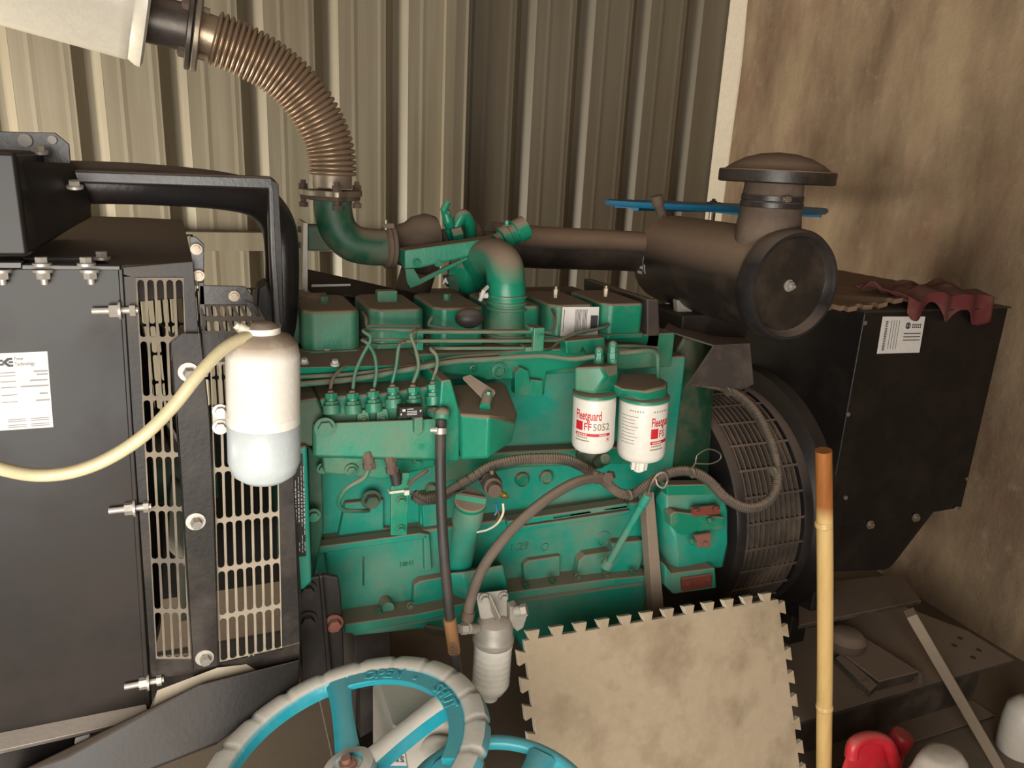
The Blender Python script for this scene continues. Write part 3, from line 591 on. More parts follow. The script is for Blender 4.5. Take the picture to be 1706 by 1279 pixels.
# injection pump
pu = MB(); pu.hull([W(520, 705, 1.20), W(735, 697, 1.18), W(520, 760, 1.20), W(735, 765, 1.18), W(525, 695, 1.33), W(735, 690, 1.33), W(525, 765, 1.33), W(735, 770, 1.33)]); pu.build('injection_pump', 'green', en, bevel=.008, seg=3)
pu = MB(); pu.pp([(532, 665), (560, 660), (640, 655), (737, 640), (742, 690), (736, 705), (532, 712)], 1.225, .11); pu.build('pump_head', 'green', en, bevel=.006)
pu = MB(); pu.pp([(497, 668), (530, 662), (545, 700), (545, 735), (520, 745), (497, 742)], 1.215, .12); pu.build('pump_flange', 'darkgreen', en, bevel=.006)
pu = MB(); pu.pp([(536, 752), (725, 740), (727, 778), (640, 800), (540, 790)], 1.25, .12); pu.build('pump_base', 'green', en, bevel=.006)
for k, (x, y) in enumerate(((551, 655), (587, 655), (621, 652), (654, 645), (688, 645), (721, 640))):
    b_ = W(x+2, y+34, 1.205); t_ = W(x, y, 1.212); d = (t_-b_); mb = MB()
    mb.cyl(b_, b_+d*.45, .0145, n=20); mb.cyl(b_+d*.42, b_+d*.62, .012, n=6); mb.cyl(b_+d*.6, b_+d*.78, .0085, n=16); mb.cyl(b_+d*.76, b_+d*1.02, .0115, n=6); mb.cyl(b_+d, b_+d*1.15, .007, .004, n=14)
    mb.build('delivery_valve', 'green', en, bevel=.0012)
for x, y in ((605, 690), (637, 688), (672, 684)):
    p = W(x, y+6, 1.215); mb = MB(); mb.hull([p+V((-.009, 0, .014)), p+V((.009, 0, .014)), p+V((-.011, -.004, -.010)), p+V((.011, -.004, -.010)), p+V((-.009, .02, .014)), p+V((.011, .02, -.012)), p+V((-.011, .02, -.012))]); mb.bolt(p+V((0, -.003, -.002)), (0, -1, 0), .005, .006); mb.build('clamp_block', 'green', en, bevel=.002)
for x, y, r in ((541, 712, .012), (600, 748, .006), (700, 742, .006), (563, 760, .010), (676, 748, .006), (585, 783, .008), (695, 770, .006)):
    MB().bolt(W(x, y, 1.19 if y < 745 else 1.245), (0, -1, 0), r, .008).build('bolt', 'green', en)
mb = MB(); p = W(698, 714, 1.172); mb.hull([p+V((x_, y_, z_)) for x_ in (-.008, .008) for y_ in (0, .02) for z_ in (-.008, .02)]+[p+V((0, 0, -.014))]); mb.build('pump_plug', 'green', en, bevel=.003)
# pump nameplate
A4 = (W(666, 679, 1.172), W(704, 677, 1.172), W(665, 696, 1.172), W(704, 694, 1.172))
mb = MB(); mb.prism([A4[0], A4[1], A4[3], A4[2]], (0, .02, 0)); npl = mb.build('nameplate', 'black_dull', en)
q = quadmap(*A4, .0008); mb = MB(); bars(mb, q, .12, .15, .25, .4); bars(mb, q, .32, .14, .6, .22)
for v in (.36, .52, .68): bars(mb, q, .32, v, .75, v+.07)
bars(mb, q, .05, .55, .1, .75); bars(mb, q, .88, .3, .94, .5); mb.build('print', 'silver', npl, norm=False, smooth=False)
# governor
go = MB(); go.hull([W(768, 766, 1.15), W(812, 764, 1.12), W(853, 735, 1.15), W(766, 690, 1.15), W(815, 694, 1.115), W(858, 702, 1.15), W(752, 642, 1.29), W(838, 636, 1.29), W(768, 755, 1.33), W(850, 728, 1.33), W(862, 690, 1.2), W(842, 640, 1.3)])
gv = go.build('governor_housing', 'green', en, bevel=.006, seg=3)
mb = MB(); mb.pp([(735, 634), (752, 632), (768, 690), (766, 768), (738, 770), (730, 700)], 1.175, .14); mb.build('governor_flange', 'green', en, bevel=.004)
mb = MB(); a_, b_ = W(775, 640, 1.20), W(820, 660, 1.165)
la = MB(); la.hull([W(771, 632, 1.205), W(784, 628, 1.205), W(826, 655, 1.17), W(818, 668, 1.165), W(806, 668, 1.17)]+[w+V((0, .004, .004)) for w in (W(771, 632, 1.205), W(784, 628, 1.205), W(826, 655, 1.17), W(818, 668, 1.165))]); lv = la.build('throttle_lever', 'steel', en, bevel=.001)
mb = MB(); mb.cyl(W(808, 678, 1.15), W(812, 660, 1.17), .0095, n=24); mb.cyl(W(812, 662, 1.165), W(815, 652, 1.165), .005, n=6); mb.build('lever_shaft', 'green', en)
# banjo unions on the pump front
mb = MB(); mb.cyl(W(728, 688, 1.185), W(742, 692, 1.155), .013, n=6); mb.cyl(W(720, 686, 1.2), W(733, 690, 1.17), .010, n=20); mb.ball(W(737, 691, 1.16), .014); mb.build('banjo_union', 'green', en)
# lower pump fittings
for x, y in ((612, 765), (650, 772)):
    mb = MB(); a_, b_ = W(x, y-14, 1.20), W(x+4, y+16, 1.195); d = b_-a_; mb.cyl(a_, a_+d*.35, .012, n=6); mb.cyl(a_+d*.3, a_+d*.7, .010, n=20); mb.cyl(a_+d*.65, b_, .012, n=6); mb.build('pipe_union', 'turbo', en, bevel=.001)
line([(614, 782, 1.195), (606, 796, 1.195), (580, 812, 1.20), (566, 830, 1.21), (566, 842, 1.22), (576, 850, 1.23), (600, 851, 1.25), (614, 850, 1.28)], .0042, 'drain_pipe')
mb = MB(); mb.cyl(W(657, 785, 1.195), W(660, 797, 1.195), .010, n=20); mb.cyl(W(659, 796, 1.195), W(661, 806, 1.195), .009, n=20); mb.build('stop_solenoid', 'rubber', en)
mb = MB(); mb.pp([(652, 812), (658, 803), (670, 800), (670, 788), (682, 788), (682, 812), (678, 892), (651, 892)], 1.20, .008); st = mb.build('support_strap', 'green', en, bevel=.0015)
for x, y in ((668, 834), (667, 882)): MB().bolt(W(x, y, 1.198), (0, -1, 0), .0065, .008).build('bolt', 'green', st)
mb = MB(); mb.pbox(649, 817, 682, 821, 1.196, .014); mb.pbox(674, 817, 682, 825, 1.19, .006); mb.build('cable_tie', 'ivory', en, bevel=.0005)
MB().bolt(W(618, 832, 1.375), (0, -1, 0), .014, .018).build('bolt', 'darkgreen', en)
# small wires and sensor
line([(684, 822, 1.19), (700, 832, 1.19), (716, 838, 1.19), (735, 836, 1.195), (760, 822, 1.2), (785, 812, 1.2), (806, 798, 1.2)], .0016, 'sensor_wire', 'rubber')
line([(686, 818, 1.19), (700, 830, 1.185), (712, 836, 1.185), (730, 834, 1.19)], .0012, 'sensor_wire', 'rubber')
line([(680, 808, 1.19), (690, 798, 1.185), (705, 788, 1.185), (712, 782, 1.19)], .0035, 'sensor_wire', 'turbo')
line([(838, 838, 1.15), (838, 855, 1.15), (828, 872, 1.16), (812, 882, 1.18), (795, 886, 1.2)], .0022, 'sensor_wire', 'ivory')
line([(826, 838, 1.15), (828, 850, 1.15), (824, 858, 1.15)], .0018, 'sensor_wire', 'blue3'); line([(828, 846, 1.15), (831, 858, 1.155), (827, 868, 1.165)], .0018, 'sensor_wire', 'brass')
p = W(812, 796, 1.30); f_ = W(818, 806, 1.20)
mb = MB(); mb.cyl(W(812, 794, 1.30), W(818, 804, 1.195), .0185, n=32); mb.cyl(W(819, 806, 1.192), W(822, 812, 1.165), .0195, .017, n=32); mb.cyl(W(822, 813, 1.165), W(825, 819, 1.15), .013, n=20); se = mb.build('pressure_sender', 'turbo', en, bevel=.002)
mb = MB(); mb.cyl(W(832, 820, 1.155), W(842, 826, 1.14), .006, n=6); mb.cyl(W(840, 825, 1.142), W(846, 828, 1.135), .0035, n=14); mb.build('terminal', 'brass', se); mb = MB(); mb.cyl(W(820, 789, 1.19), W(819, 783, 1.19), .0045, n=12); mb.build('sender_screw', 'steel', se)
# oil filler
a_, b_ = W(765, 945, 1.27), W(783, 838, 1.20)
d = (b_-a_); mb = MB(); mb.tube([a_, a_+d*.72, a_+d*.74, a_+d*.77, b_], [.024, .0255, .029, .029, .029], 36); fi = mb.build('oil_filler_tube', 'teal', en)
du = d.normalized(); mb = MB(); mb.lathe([(.0285, -.002), (.0305, .001), (.0305, .008), (.028, .010)], b_, du, 40); cp = mb.build('filler_cap', 'green', fi)
u_ = (V((1, -.5, 0))-du*V((1, -.5, 0)).dot(du)).normalized(); w_ = du.cross(u_); o = b_+du*.010
mb = MB(); mb.hull([o+u_*x_+w_*y_+du*z_ for x_ in (-.029, .029) for y_, z_ in ((-.006, 0), (.006, 0), (-.003, .010), (.003, .010))]); mb.build('cap_grip', 'green', cp, bevel=.001)
mb = MB(); mb.hull([W(x, y, Y) for x, y, Y in ((740, 955, 1.24), (772, 952, 1.22), (838, 940, 1.24), (846, 970, 1.23), (778, 978, 1.21), (780, 1000, 1.22), (845, 985, 1.24), (740, 985, 1.28), (746, 950, 1.36), (835, 940, 1.36), (840, 990, 1.36))]); mb.build('filter_bracket', 'teal', en, bevel=.005, seg=3)
# hoses
def hose(pts, r, name, mat, n=16, **k): return MB().tube(smooth_path(path(pts), 8), r, n).build(name, mat, en, **k)
h1 = hose([(735, 700, 1.15), (734, 730, 1.14), (734, 800, 1.13), (737, 880, 1.12), (743, 960, 1.11), (752, 1050, 1.10), (759, 1100, 1.10), (763, 1130, 1.12)], .0092, 'fuel_hose', 'rubber')
a_, b_ = W(749, 1030, 1.10), W(757, 1086, 1.10); n_ = 90
mb = MB(); mb.tube([a_+(b_-a_)*(i/n_) for i in range(n_+1)], [.0108+.0009*math.sin(i*1.4) for i in range(n_+1)], 20); mb.build('cord_wrap', 'wrap', h1)
mb = MB(); mb.cyl(W(734, 712, 1.142), W(734, 722, 1.14), .0107, n=24); mb.cyl(W(718, 716, 1.137), W(729, 716, 1.132), .005, n=12); mb.build('hose_clamp', 'bolt', h1)
h2 = hose([(1012, 796, 1.17), (990, 796, 1.165), (955, 805, 1.15), (910, 832, 1.14), (865, 870, 1.13), (825, 915, 1.13), (800, 955, 1.13), (784, 1000, 1.13), (778, 1030, 1.13)], .0098, 'supply_hose', 'dusthose')
mb = MB(); mb.cyl(W(992, 796, 1.166), W(1000, 796, 1.168), .0115, n=20); mb.cyl(W(992, 784, 1.16), W(992, 790, 1.16), .006, n=10); mb.build('hose_clamp', 'turbo', h2)
mb = MB(); mb.cyl(W(1003, 796, 1.168), W(1016, 793, 1.172), .0075, n=14); mb.cyl(W(1013, 796, 1.15), W(1017, 792, 1.19), .011, n=6); mb.build('banjo_union', 'turbo', h2)
mb = MB(); mb.cyl(W(781, 1018, 1.13), W(778, 1032, 1.13), .012, n=20); mb.build('hose_clamp', 'turbo', h2)
def loom(pts, r=.0085, name='cable_loom', mat='loom'):
    P = smooth_path(path(pts), 40); D = [0]
    for i in range(1, len(P)): D.append(D[-1]+(P[i]-P[i-1]).length)
    return MB().tube(P, [r+.0011*math.sin(q*2*math.pi/.0052) for q in D], 14).build(name, mat, en, ang=80)
loom([(690, 824, 1.22), (705, 832, 1.22), (735, 826, 1.22), (775, 802, 1.22), (820, 776, 1.22), (870, 765, 1.22), (930, 764, 1.22), (960, 772, 1.22), (1000, 796, 1.22), (1030, 820, 1.21), (1055, 822, 1.2), (1080, 806, 1.19), (1115, 788, 1.17), (1150, 785, 1.15), (1180, 800, 1.14), (1210, 830, 1.13), (1245, 846, 1.12), (1278, 836, 1.13), (1294, 808, 1.15), (1292, 760, 1.19), (1276, 715, 1.24), (1250, 675, 1.31), (1215, 650, 1.38), (1180, 640, 1.42), (1140, 636, 1.46)], .0098)
for x, y, Y in ((1152, 787, 1.14), (1048, 824, 1.19), (1288, 785, 1.16), (1212, 652, 1.37)):
    p = W(x, y, Y); MB().lathe([(.0118, -.002), (.0118, .002)], p, (1, 0, .25) if y < 830 else (0, 0, 1), 18).build('cable_tie', 'steel', en)
line([(1150, 783, 1.14), (1158, 772, 1.13), (1162, 758, 1.13), (1180, 748, 1.14), (1198, 754, 1.15), (1200, 764, 1.15), (1185, 772, 1.14), (1160, 772, 1.13)], .0014, 'loose_wire', 'steel')
line([(712, 1046, 1.3), (730, 1050, 1.26), (752, 1052, 1.22), (770, 1046, 1.18)], .009, 'cable_sleeve', 'loom')
# dipstick
a_, b_ = W(1014, 938, 1.27), W(1080, 822, 1.18); mb = MB(); mb.tube([a_, a_.lerp(b_, .85), a_.lerp(b_, .86), b_], [.0078, .0078, .0095, .0095], 18); ds_ = mb.build('dipstick_tube', 'teal', en)
mb = MB(); mb.cyl(a_+V((0, .01, -.012)), a_+V((.002, 0, .006)), .014, .012, n=24); mb.build('dipstick_boss', 'teal', en, bevel=.002)
mb = MB(); mb.tube(smooth_path(path([(1080, 822, 1.18), (1085, 806, 1.17), (1096, 790, 1.165), (1108, 788, 1.16), (1112, 800, 1.16), (1106, 812, 1.16), (1096, 808, 1.165), (1092, 796, 1.17)]), 8), .0026, 10); mb.build('dipstick_handle', 'steel', ds_)
# front gear cover edge with the rating plate
mb = MB(); mb.pp([(472, 790), (498, 745), (512, 742), (520, 970), (505, 984), (472, 982)], 1.20, .12); gc = mb.build('gear_cover', 'teal', en, bevel=.005)
A4 = (W(473, 812, 1.198), W(505, 756, 1.198), W(478, 930, 1.198), W(513, 925, 1.198))
pts = [(474, 800), (486, 775), (497, 757), (504, 757), (510, 926), (478, 930)]
mb = MB().pp(pts, 1.197, .003); rp = mb.build('rating_plate', 'black_dull', en)
mb = MB(); rr_ = random.Random(3); Yp = 1.1962
def seg(x0, y0, x1, y1, w_=1.4): 
    mb.add([W(x0-w_/2, y0, Yp), W(x0+w_/2, y0, Yp), W(x1+w_/2, y1, Yp), W(x1-w_/2, y1, Yp)], [(0, 1, 2, 3)])
for j, x in enumerate((482, 487, 492, 497, 502, 506)):
    y = 812-5*j*1.2 if j < 4 else 776
    while y < 918:
        l = rr_.uniform(2, 6) if 812 < y < 870 else rr_.uniform(4, 12)
        if not (870 < y and rr_.random() < .35): seg(x+(y-800)*.02, y, x+(y+l-800)*.02, min(y+l, 920), 1.0 if not 812 < y < 870 else 2.2)
        y += l+rr_.uniform(1.2, 3)
mb.build('print', 'silver', rp, norm=False, smooth=False)
mb = MB(); mb.pp([(497, 742), (512, 740), (514, 800), (500, 790)], 1.22, .1); mb.pp([(512, 742), (536, 760), (540, 880), (524, 960), (518, 960)], 1.30, .1); mb.build('gear_case_side', 'darkgreen', en, bevel=.004)
MB().bolt(W(522, 858, 1.27), (0, -1, 0), .009, .010).build('bolt', 'green', en); MB().bolt(W(537, 780, 1.28), (0, -1, 0), .007, .01).build('bolt', 'green', en)
# engine mount
mb = MB(); mb.pp([(492, 968), (540, 958), (564, 962), (568, 985), (572, 1060), (575, 1150), (520, 1150), (505, 1150)], 1.22, .012); mo = mb.build('engine_mount', 'black_dull', en, bevel=.003)
MB().pp([(532, 960), (538, 960), (556, 1150), (548, 1150)], 1.205, .016).build('mount_web', 'black', mo, bevel=.002)
for x, y, k_ in ((511, 983, 'black_dull'), (512, 1033, 'black_dull'), (556, 1038, 'redoxide')): MB().bolt(W(x, y, 1.215), (0, -1, 0), .012, .013).build('bolt', k_, mo)
mb = MB(); mb.pp([(482, 1000), (500, 985), (492, 1050), (506, 1180), (488, 1190), (480, 1080)], 1.17, .006); mb.build('mount_bracket', 'black_dull', en, bevel=.001)
# turbocharger, elbow, intake elbow
mb = MB(); mb.tube(smooth_path(path([(554, 330, 1.6), (555, 352, 1.6), (564, 382, 1.6), (586, 404, 1.6), (615, 411, 1.6), (648, 412, 1.6)]), 8), .0385, 36); mb.build('exhaust_elbow', 'darkgreen', en)
rounded_flange(W(554, 328, 1.6)-V((0, 0, .008)), W(554, 328, 1.6).z-.006, .052, .009, .018, .5).build('elbow_flange', 'turbo', en, bevel=.002)
c = W(648, 411, 1.6); mb = MB(); mb.lathe([(.040, -.012), (.046, -.008), (.046, -.002), (.042, 0), (.046, .002), (.046, .008), (.040, .012)], c, (1, .05, 0), 40); vb = mb.build('band_clamp', 'turbo', en)
mb = MB(); p = W(643, 376, 1.57); mb.cyl(p-V((.006, 0, 0)), p+V((.016, 0, 0)), .006, n=8); mb.cyl(p+V((0, 0, -.008)), p+V((0, 0, .012)), .004, n=10); mb.build('clamp_screw', 'steel', vb)
mb = MB(); c = W(708, 408, 1.66); mb.lathe([(.040, -.075), (.050, -.045), (.062, -.03), (.070, 0), (.064, .022), (.046, .03)], c, (1, 0, 0), 48); mb.tube([c+V((0, .01, -.02)), c+V((-.02, .03, -.11))], .04, 20); mb.build('turbine_housing', 'turbo', en)
mb = MB(); c2 = W(722, 405, 1.68); mb.cyl(c2, c2+V((.07, 0, 0)), .032, n=28); mb.build('bearing_housing', 'turbo', en)
mb = MB(); c3 = W(780, 412, 1.70); R_ = .060; mb.tube([c3+V((0, R_*.5*math.cos(a), R_*.55*math.sin(a))) for a in [2*math.pi*i/30 for i in range(30)]], [.030+.010*(i/30) for i in range(30)], 20, closed=True); mb.cyl(c3, c3+V((.08, .01, 0)), .038, n=30); mb.build('compressor_housing', 'turbo', en)
mb = MB()
mb.tube(smooth_path(path([(742, 350, 1.61), (746, 366, 1.61), (752, 380, 1.62), (758, 396, 1.63)])), [.010]*6+[.012]*6+[.016]*7, 14); mb.tube(smooth_path(path([(757, 392, 1.62), (762, 372, 1.62), (772, 358, 1.62), (782, 372, 1.63), (784, 392, 1.64)])), .0135, 14); mb.cyl(W(752, 392, 1.6), W(768, 388, 1.6), .016, n=6)
mb.cyl(W(738, 352, 1.6), W(746, 336, 1.6), .008, n=12); mb.cyl(W(736, 350, 1.6), W(748, 356, 1.6), .005, n=6); mb.build('oil_feed_fitting', 'green', en)
mb = MB(); mb.hull([W(674, 417, 1.52), W(832, 395, 1.50), W(837, 398, 1.50), W(834, 412, 1.50), W(772, 430, 1.51), W(700, 447, 1.52), W(674, 449, 1.52)]+[w+V((0, .05, 0)) for w in (W(674, 417, 1.52), W(832, 395, 1.50), W(834, 406, 1.50), W(674, 440, 1.52))]); cb = mb.build('crossover_bracket', 'green', en, bevel=.003)
for x, y in ((694, 437), (768, 424), (730, 437)): MB().bolt(W(x, y, 1.517), (0, -1, 0), .0065, .007).build('bolt', 'green', cb)
mb = MB(); mb.pp([(676, 448), (690, 448), (700, 465), (778, 428), (780, 432), (700, 474), (684, 480), (678, 470)], 1.51, .01); mb.build('bracket_brace', 'green', en, bevel=.001)
mb = MB(); a_, b_ = W(826, 404, 1.5), W(876, 378, 1.5); d = b_-a_; mb.tube([a_+d*t_ for t_ in (0, .18, .2, .42, .44, .62, .64, 1)], [.018, .018, .026, .026, .021, .021, .0255, .0255], 32); mb.bolt(a_+d*.35+V((0, 0, .025)), (0, 0, 1), .006, .010); mb.build('air_coupling', 'green', en, bevel=.001)
mb = MB(); c = W(793, 455, 1.56); dd = V((.75, -.66, -.1)); mb.lathe([(.02, -.06), (.046, -.045), (.052, -.01), (.052, .0), (.046, .006), (.036, .010)], c, dd, 40); mb.build('compressor_outlet', 'green', en)
mb = MB(); mb.tube(smooth_path(path([(790, 455, 1.58), (800, 436, 1.53), (820, 428, 1.47), (838, 440, 1.41), (843, 470, 1.385), (844, 510, 1.38), (845, 560, 1.38), (845, 590, 1.39)]), 10), .0385, 40); ie = mb.build('intake_elbow', 'green', en)
for y, r in ((492, .0405), (503, .0405), (512, .042), (556, .041)):
    p = W(844, y, 1.38); MB().lathe([(r, -.003), (r+.0012, -.002), (r+.0012, .002), (r, .003)], p, (0, 0, 1), 40).build('hose_band', 'green', ie)
mb = MB(); mb.tube(path([(812, 478, 1.36), (806, 484, 1.35), (800, 500, 1.36)]), .004, 10); mb.cyl(W(800, 492, 1.36), W(812, 492, 1.36), .006, n=12); mb.build('band_screw', 'silver', ie)
q = quadmap(W(738, 455, 1.53), W(752, 460, 1.53), W(738, 468, 1.53), W(752, 473, 1.53), .002); mb = MB(); mb.pp([(744, 462), (758, 458), (768, 470), (764, 486), (750, 480)], 1.54, .03); vp = mb.build('vent_plate', 'darkgreen', en)
mb = MB(); text(mb, 'A', .016, lambda u, v: W(738, 472, 1.52)+V((u, 0, v)), bold=.001); mb.build('lettering', 'silver', vp, norm=False, smooth=False)
# exhaust manifold and heat shield behind
mb = MB(); mb.hull([W(512, 448, 1.66), W(590, 466, 1.66), W(700, 490, 1.62), W(760, 505, 1.6), W(512, 486, 1.60), W(760, 520, 1.6), W(512, 480, 1.85), W(700, 490, 1.85)]); hs = mb.build('heat_shield', 'black_dull', en, bevel=.002)
MB().pp([(519, 474), (584, 473), (584, 476), (519, 478)], 1.585, .004).build('shield_edge', 'silver', hs)
mb = MB(); mb.box((.17, 1.70, 1.13), (.92, 1.80, 1.2)); mb.build('exhaust_manifold', 'turbo', en, bevel=.01)
mb = MB(); mb.pp([(505, 370), (513, 372), (513, 486), (524, 494), (509, 494), (503, 486)], 1.54, .09); pb = mb.build('shield_bracket', 'aluminium', en, bevel=.001)
for y in (382, 408): MB().bolt(W(505, y, 1.58), (-1, 0, 0), .007, .010).build('bolt', 'turbo', pb)
mb = MB(); mb.pbox(512, 376, 552, 418, 1.60, .05); mb.build('elbow_support', 'darkgreen', en, bevel=.004)
mb = MB(); mb.lathe([(.02, 0), (.026, .004), (.026, .05)], W(500, 510, 1.5), (1, 0, 0), 28); mb.cyl(W(478, 500, 1.5), W(500, 510, 1.5), .03, n=24); mb.build('thermostat_housing', 'darkgreen', en)
mb = MB(); mb.hull([W(480, 500, 1.42), W(498, 500, 1.42), W(480, 620, 1.40), W(500, 640, 1.40), W(480, 500, 1.5), W(500, 500, 1.5), W(500, 640, 1.5)]); mb.build('front_cover', 'darkgreen', en, bevel=.006)
# flywheel housing, right
mb = MB(); mb.hull([W(x, y, Y) for x, y, Y in ((1092, 830, 1.34), (1112, 800, 1.33), (1200, 812, 1.31), (1212, 850, 1.31), (1212, 900, 1.31), (1202, 945, 1.31), (1112, 940, 1.31), (1096, 900, 1.33), (1110, 860, 1.30), (1125, 890, 1.29), (1130, 945, 1.29), (1092, 800, 1.5), (1200, 800, 1.5), (1212, 940, 1.5), (1092, 960, 1.5))]); fh = mb.build('flywheel_housing', 'teal', en, bevel=.006, seg=3)
mb = MB(); mb.pp([(1117, 858), (1125, 852), (1208, 862), (1208, 882), (1135, 892), (1118, 876)], 1.28, .03); mb.pp([(1110, 808), (1200, 806), (1202, 824), (1112, 826)], 1.29, .03); mb.build('housing_step', 'green', fh, bevel=.004)
mb = MB(); mb.pp([(1108, 940), (1120, 955), (1192, 946), (1194, 980), (1122, 990), (1108, 975)], 1.27, .1); mb.build('housing_foot', 'teal', fh, bevel=.004)
for pts in ([(1153, 846), (1200, 842), (1200, 856), (1155, 862)], [(1158, 892), (1186, 888), (1184, 912), (1162, 912)], [(1136, 964), (1188, 956), (1186, 978), (1138, 986)]):
    MB().pp(pts, 1.262 if pts[0][1] != 846 else 1.275, .01).build('coupling_pad', 'redoxide', fh, bevel=.002)
for x, y, k_ in ((1160, 853, 'redoxide'), (1194, 849, 'redoxide'), (1172, 904, 'redoxide'), (1154, 903, 'green'), (1146, 974, 'redoxide'), (1180, 966, 'redoxide'), (1184, 868, 'green')): MB().bolt(W(x, y, 1.262), (0, -1, 0), .0058, .007).build('bolt', k_, fh)
mb = MB(); mb.pp([(1075, 820), (1090, 820), (1106, 1010), (1090, 1040), (1084, 960)], 1.27, .03); mb.build('stay_bar', 'stick', en, bevel=.002)
mb = MB(); mb.hull([W(1090, 650, 1.45), W(1140, 560, 1.45), W(1170, 640, 1.5), W(1180, 800, 1.42), W(1090, 800, 1.42), W(1140, 600, 1.8), W(1180, 760, 1.8), W(1195, 565, 1.55), W(1115, 545, 1.6)]); mb.build('rear_housing', 'darkgreen', en, bevel=.01)
# air cleaner shelf bracket
mb = MB(); mb.prism([W(1105, 548, 1.40), W(1190, 575, 1.36), W(1250, 572, 1.40), W(1225, 545, 1.7), W(1120, 530, 1.7)], (0, 0, -.004)); mb.pp([(1190, 575), (1250, 572), (1256, 640), (1235, 650), (1150, 640), (1140, 650)], 1.37, .004); mb.build('air_cleaner_shelf', 'skid', en, bevel=.001)
# ================================================================== FUEL FILTERS
hd = MB(); hd.hull([W(x, y, Y) for x, y, Y in ((957, 612, 1.20), (972, 603, 1.24), (1000, 610, 1.17), (1030, 606, 1.2), (1030, 622, 1.185), (1010, 628, 1.165), (957, 650, 1.20), (1025, 655, 1.20), (990, 656, 1.17), (985, 606, 1.26), (1024, 604, 1.26), (960, 650, 1.26), (1025, 650, 1.26))])
hh = hd.build('filter_head', 'green', en, bevel=.005, seg=3)
hd = MB(); hd.hull([W(x, y, Y) for x, y, Y in ((1020, 640, 1.19), (1035, 648, 1.17), (1080, 652, 1.16), (1108, 645, 1.18), (1112, 652, 1.2), (1108, 665, 1.19), (1070, 668, 1.165), (1020, 655, 1.20), (1030, 622, 1.27), (1090, 622, 1.28), (1112, 636, 1.26), (1112, 655, 1.26))]); hd.build('filter_head_arm', 'green', en, bevel=.007, seg=3)
for x, y0, y1 in ((997, 606, 584), (1020, 606, 574)):
    a_, b_ = W(x, y0, 1.21), W(x+1, y1, 1.21); d = b_-a_; mb = MB(); mb.cyl(a_, a_+d*.3, .010, n=24); mb.cyl(a_+d*.25, a_+d*.62, .0095, n=6); mb.cyl(a_+d*.6, a_+d*1.1, .008, n=6); mb.ball(b_, .008); mb.build('banjo_bolt', 'green', en)
def filter_can(px, py_top, py_bot, rp, Y, lean, label, name='fuel_filter', nub=False):
    t_ = W(px, py_top, Y); b_ = W(px-lean, py_bot, Y); z = (t_-CAM).dot(fwd); r = rp*z/FX; ax = (t_-b_).normalized(); H = (t_-b_).length
    root = thing(name, label, 'fuel filter', tuple(b_), 'white fuel filters under the green filter head')
    MB().lathe([(r*.5, 0), (r*.86, .002), (r*.96, .007), (r, .016), (r, H-.01), (r*.985, H-.004), (r*.9, H)], b_, ax, 72).build('canister', 'white', root)
    MB().lathe([(r*.7, H-.002), (r*1.03, H-.001), (r*1.03, H+.004), (r*.9, H+.006)], b_, ax, 60).build('seal_ring', 'green', root)
    if nub: 
        mb = MB(); pr = []
        for i in range(48):
            a = 2*math.pi*i/48; q = .0165+.0016*math.cos(a*8); pr.append(V((b_.x+q*math.cos(a), b_.y+q*math.sin(a), b_.z+.006)))
        mb.prism(pr, (-.002, 0, -.033)); mb.cyl(b_-V((.002, 0, .02)), b_-V((.002, 0, .032)), .010, n=20); mb.build('drain_knob', 'white', root, bevel=.001)
    toc = (CAM-(b_+ax*H/2)); toc = (toc-ax*toc.dot(ax)).normalized(); rt = ax.cross(toc)  # facing viewer, and rightwards
    if rt.dot(right) < 0: rt = -rt
    def fn(u, v, lift=.0005):
        a = u/r; return b_+ax*v+(toc*math.cos(a)+rt*math.sin(a))*(r+lift)
    return root, fn, r, H
def wrap_bar(mb, fn, u0, v0, u1, v1): return bars(mb, fn, u0, v0, u1, v1, 14)
root, fn, r, H = filter_can(991, 655, 746, 36, 1.215, 4, 'white fuel filter lettered FF5052 in red, left of the pair')
FF = (H, r)
def filter_print(root, fn, H, s2, u0, full=True, cut=9):
    w = .052
    mb = MB(); vs, fs, tw = text_geo('Fleetguard', .026, .0005)
    mb.add([fn(min(u0+q.x*(.052/tw), cut), .635*H+q.y) for q in vs], fs)
    wrap_bar(mb, fn, u0, .44*H, min(u0+.016, cut), .60*H); wrap_bar(mb, fn, u0, .345*H, min(u0+.072, cut), .395*H)
    vs, fs, tw = text_geo(s2[0], .020, .0003)
    mb.add([fn(min(u0+.018+q.x*.85, cut), .455*H+q.y) for q in vs], fs)
    mb.build('red_print', 'red', root, norm=False, smooth=False)
    if s2[1]:
        x_ = .018+tw*.85+.002; vs, fs, tw = text_geo(s2[1], .020, .0003); mb = MB(); mb.add([fn(min(u0+x_+q.x*.86, cut), .455*H+q.y) for q in vs], fs); mb.build('brown_print', 'goldink', root, norm=False, smooth=False)
    mb = MB()
    for k in range(6): wrap_bar(mb, fn, u0+.002+.0042*k, .30*H, min(u0+.005+.0042*k, cut), .325*H)
    wrap_bar(mb, fn, u0, .25*H, min(u0+.030, cut), .27*H)
    vs, fs, tw = text_geo('FF5052' if s2[1] else 'FS', .0055, .0001); 
    mb.build('small_print', 'goldink', root, norm=False, smooth=False)
    mb = MB(); mb.add([fn(min(u0+.048+q.x, cut), .352*H+q.y, .0009) for q in vs], fs)
    for k in range(5): wrap_bar(mb, lambda a, b: fn(a, b, .0009), min(u0+.004+.0045*k, cut), .36*H, min(u0+.007+.0045*k, cut), .382*H)
    mb.build('white_print', 'white', root, norm=False, smooth=False)
filter_print(root, fn, H, ('FF', '5052'), -.037)
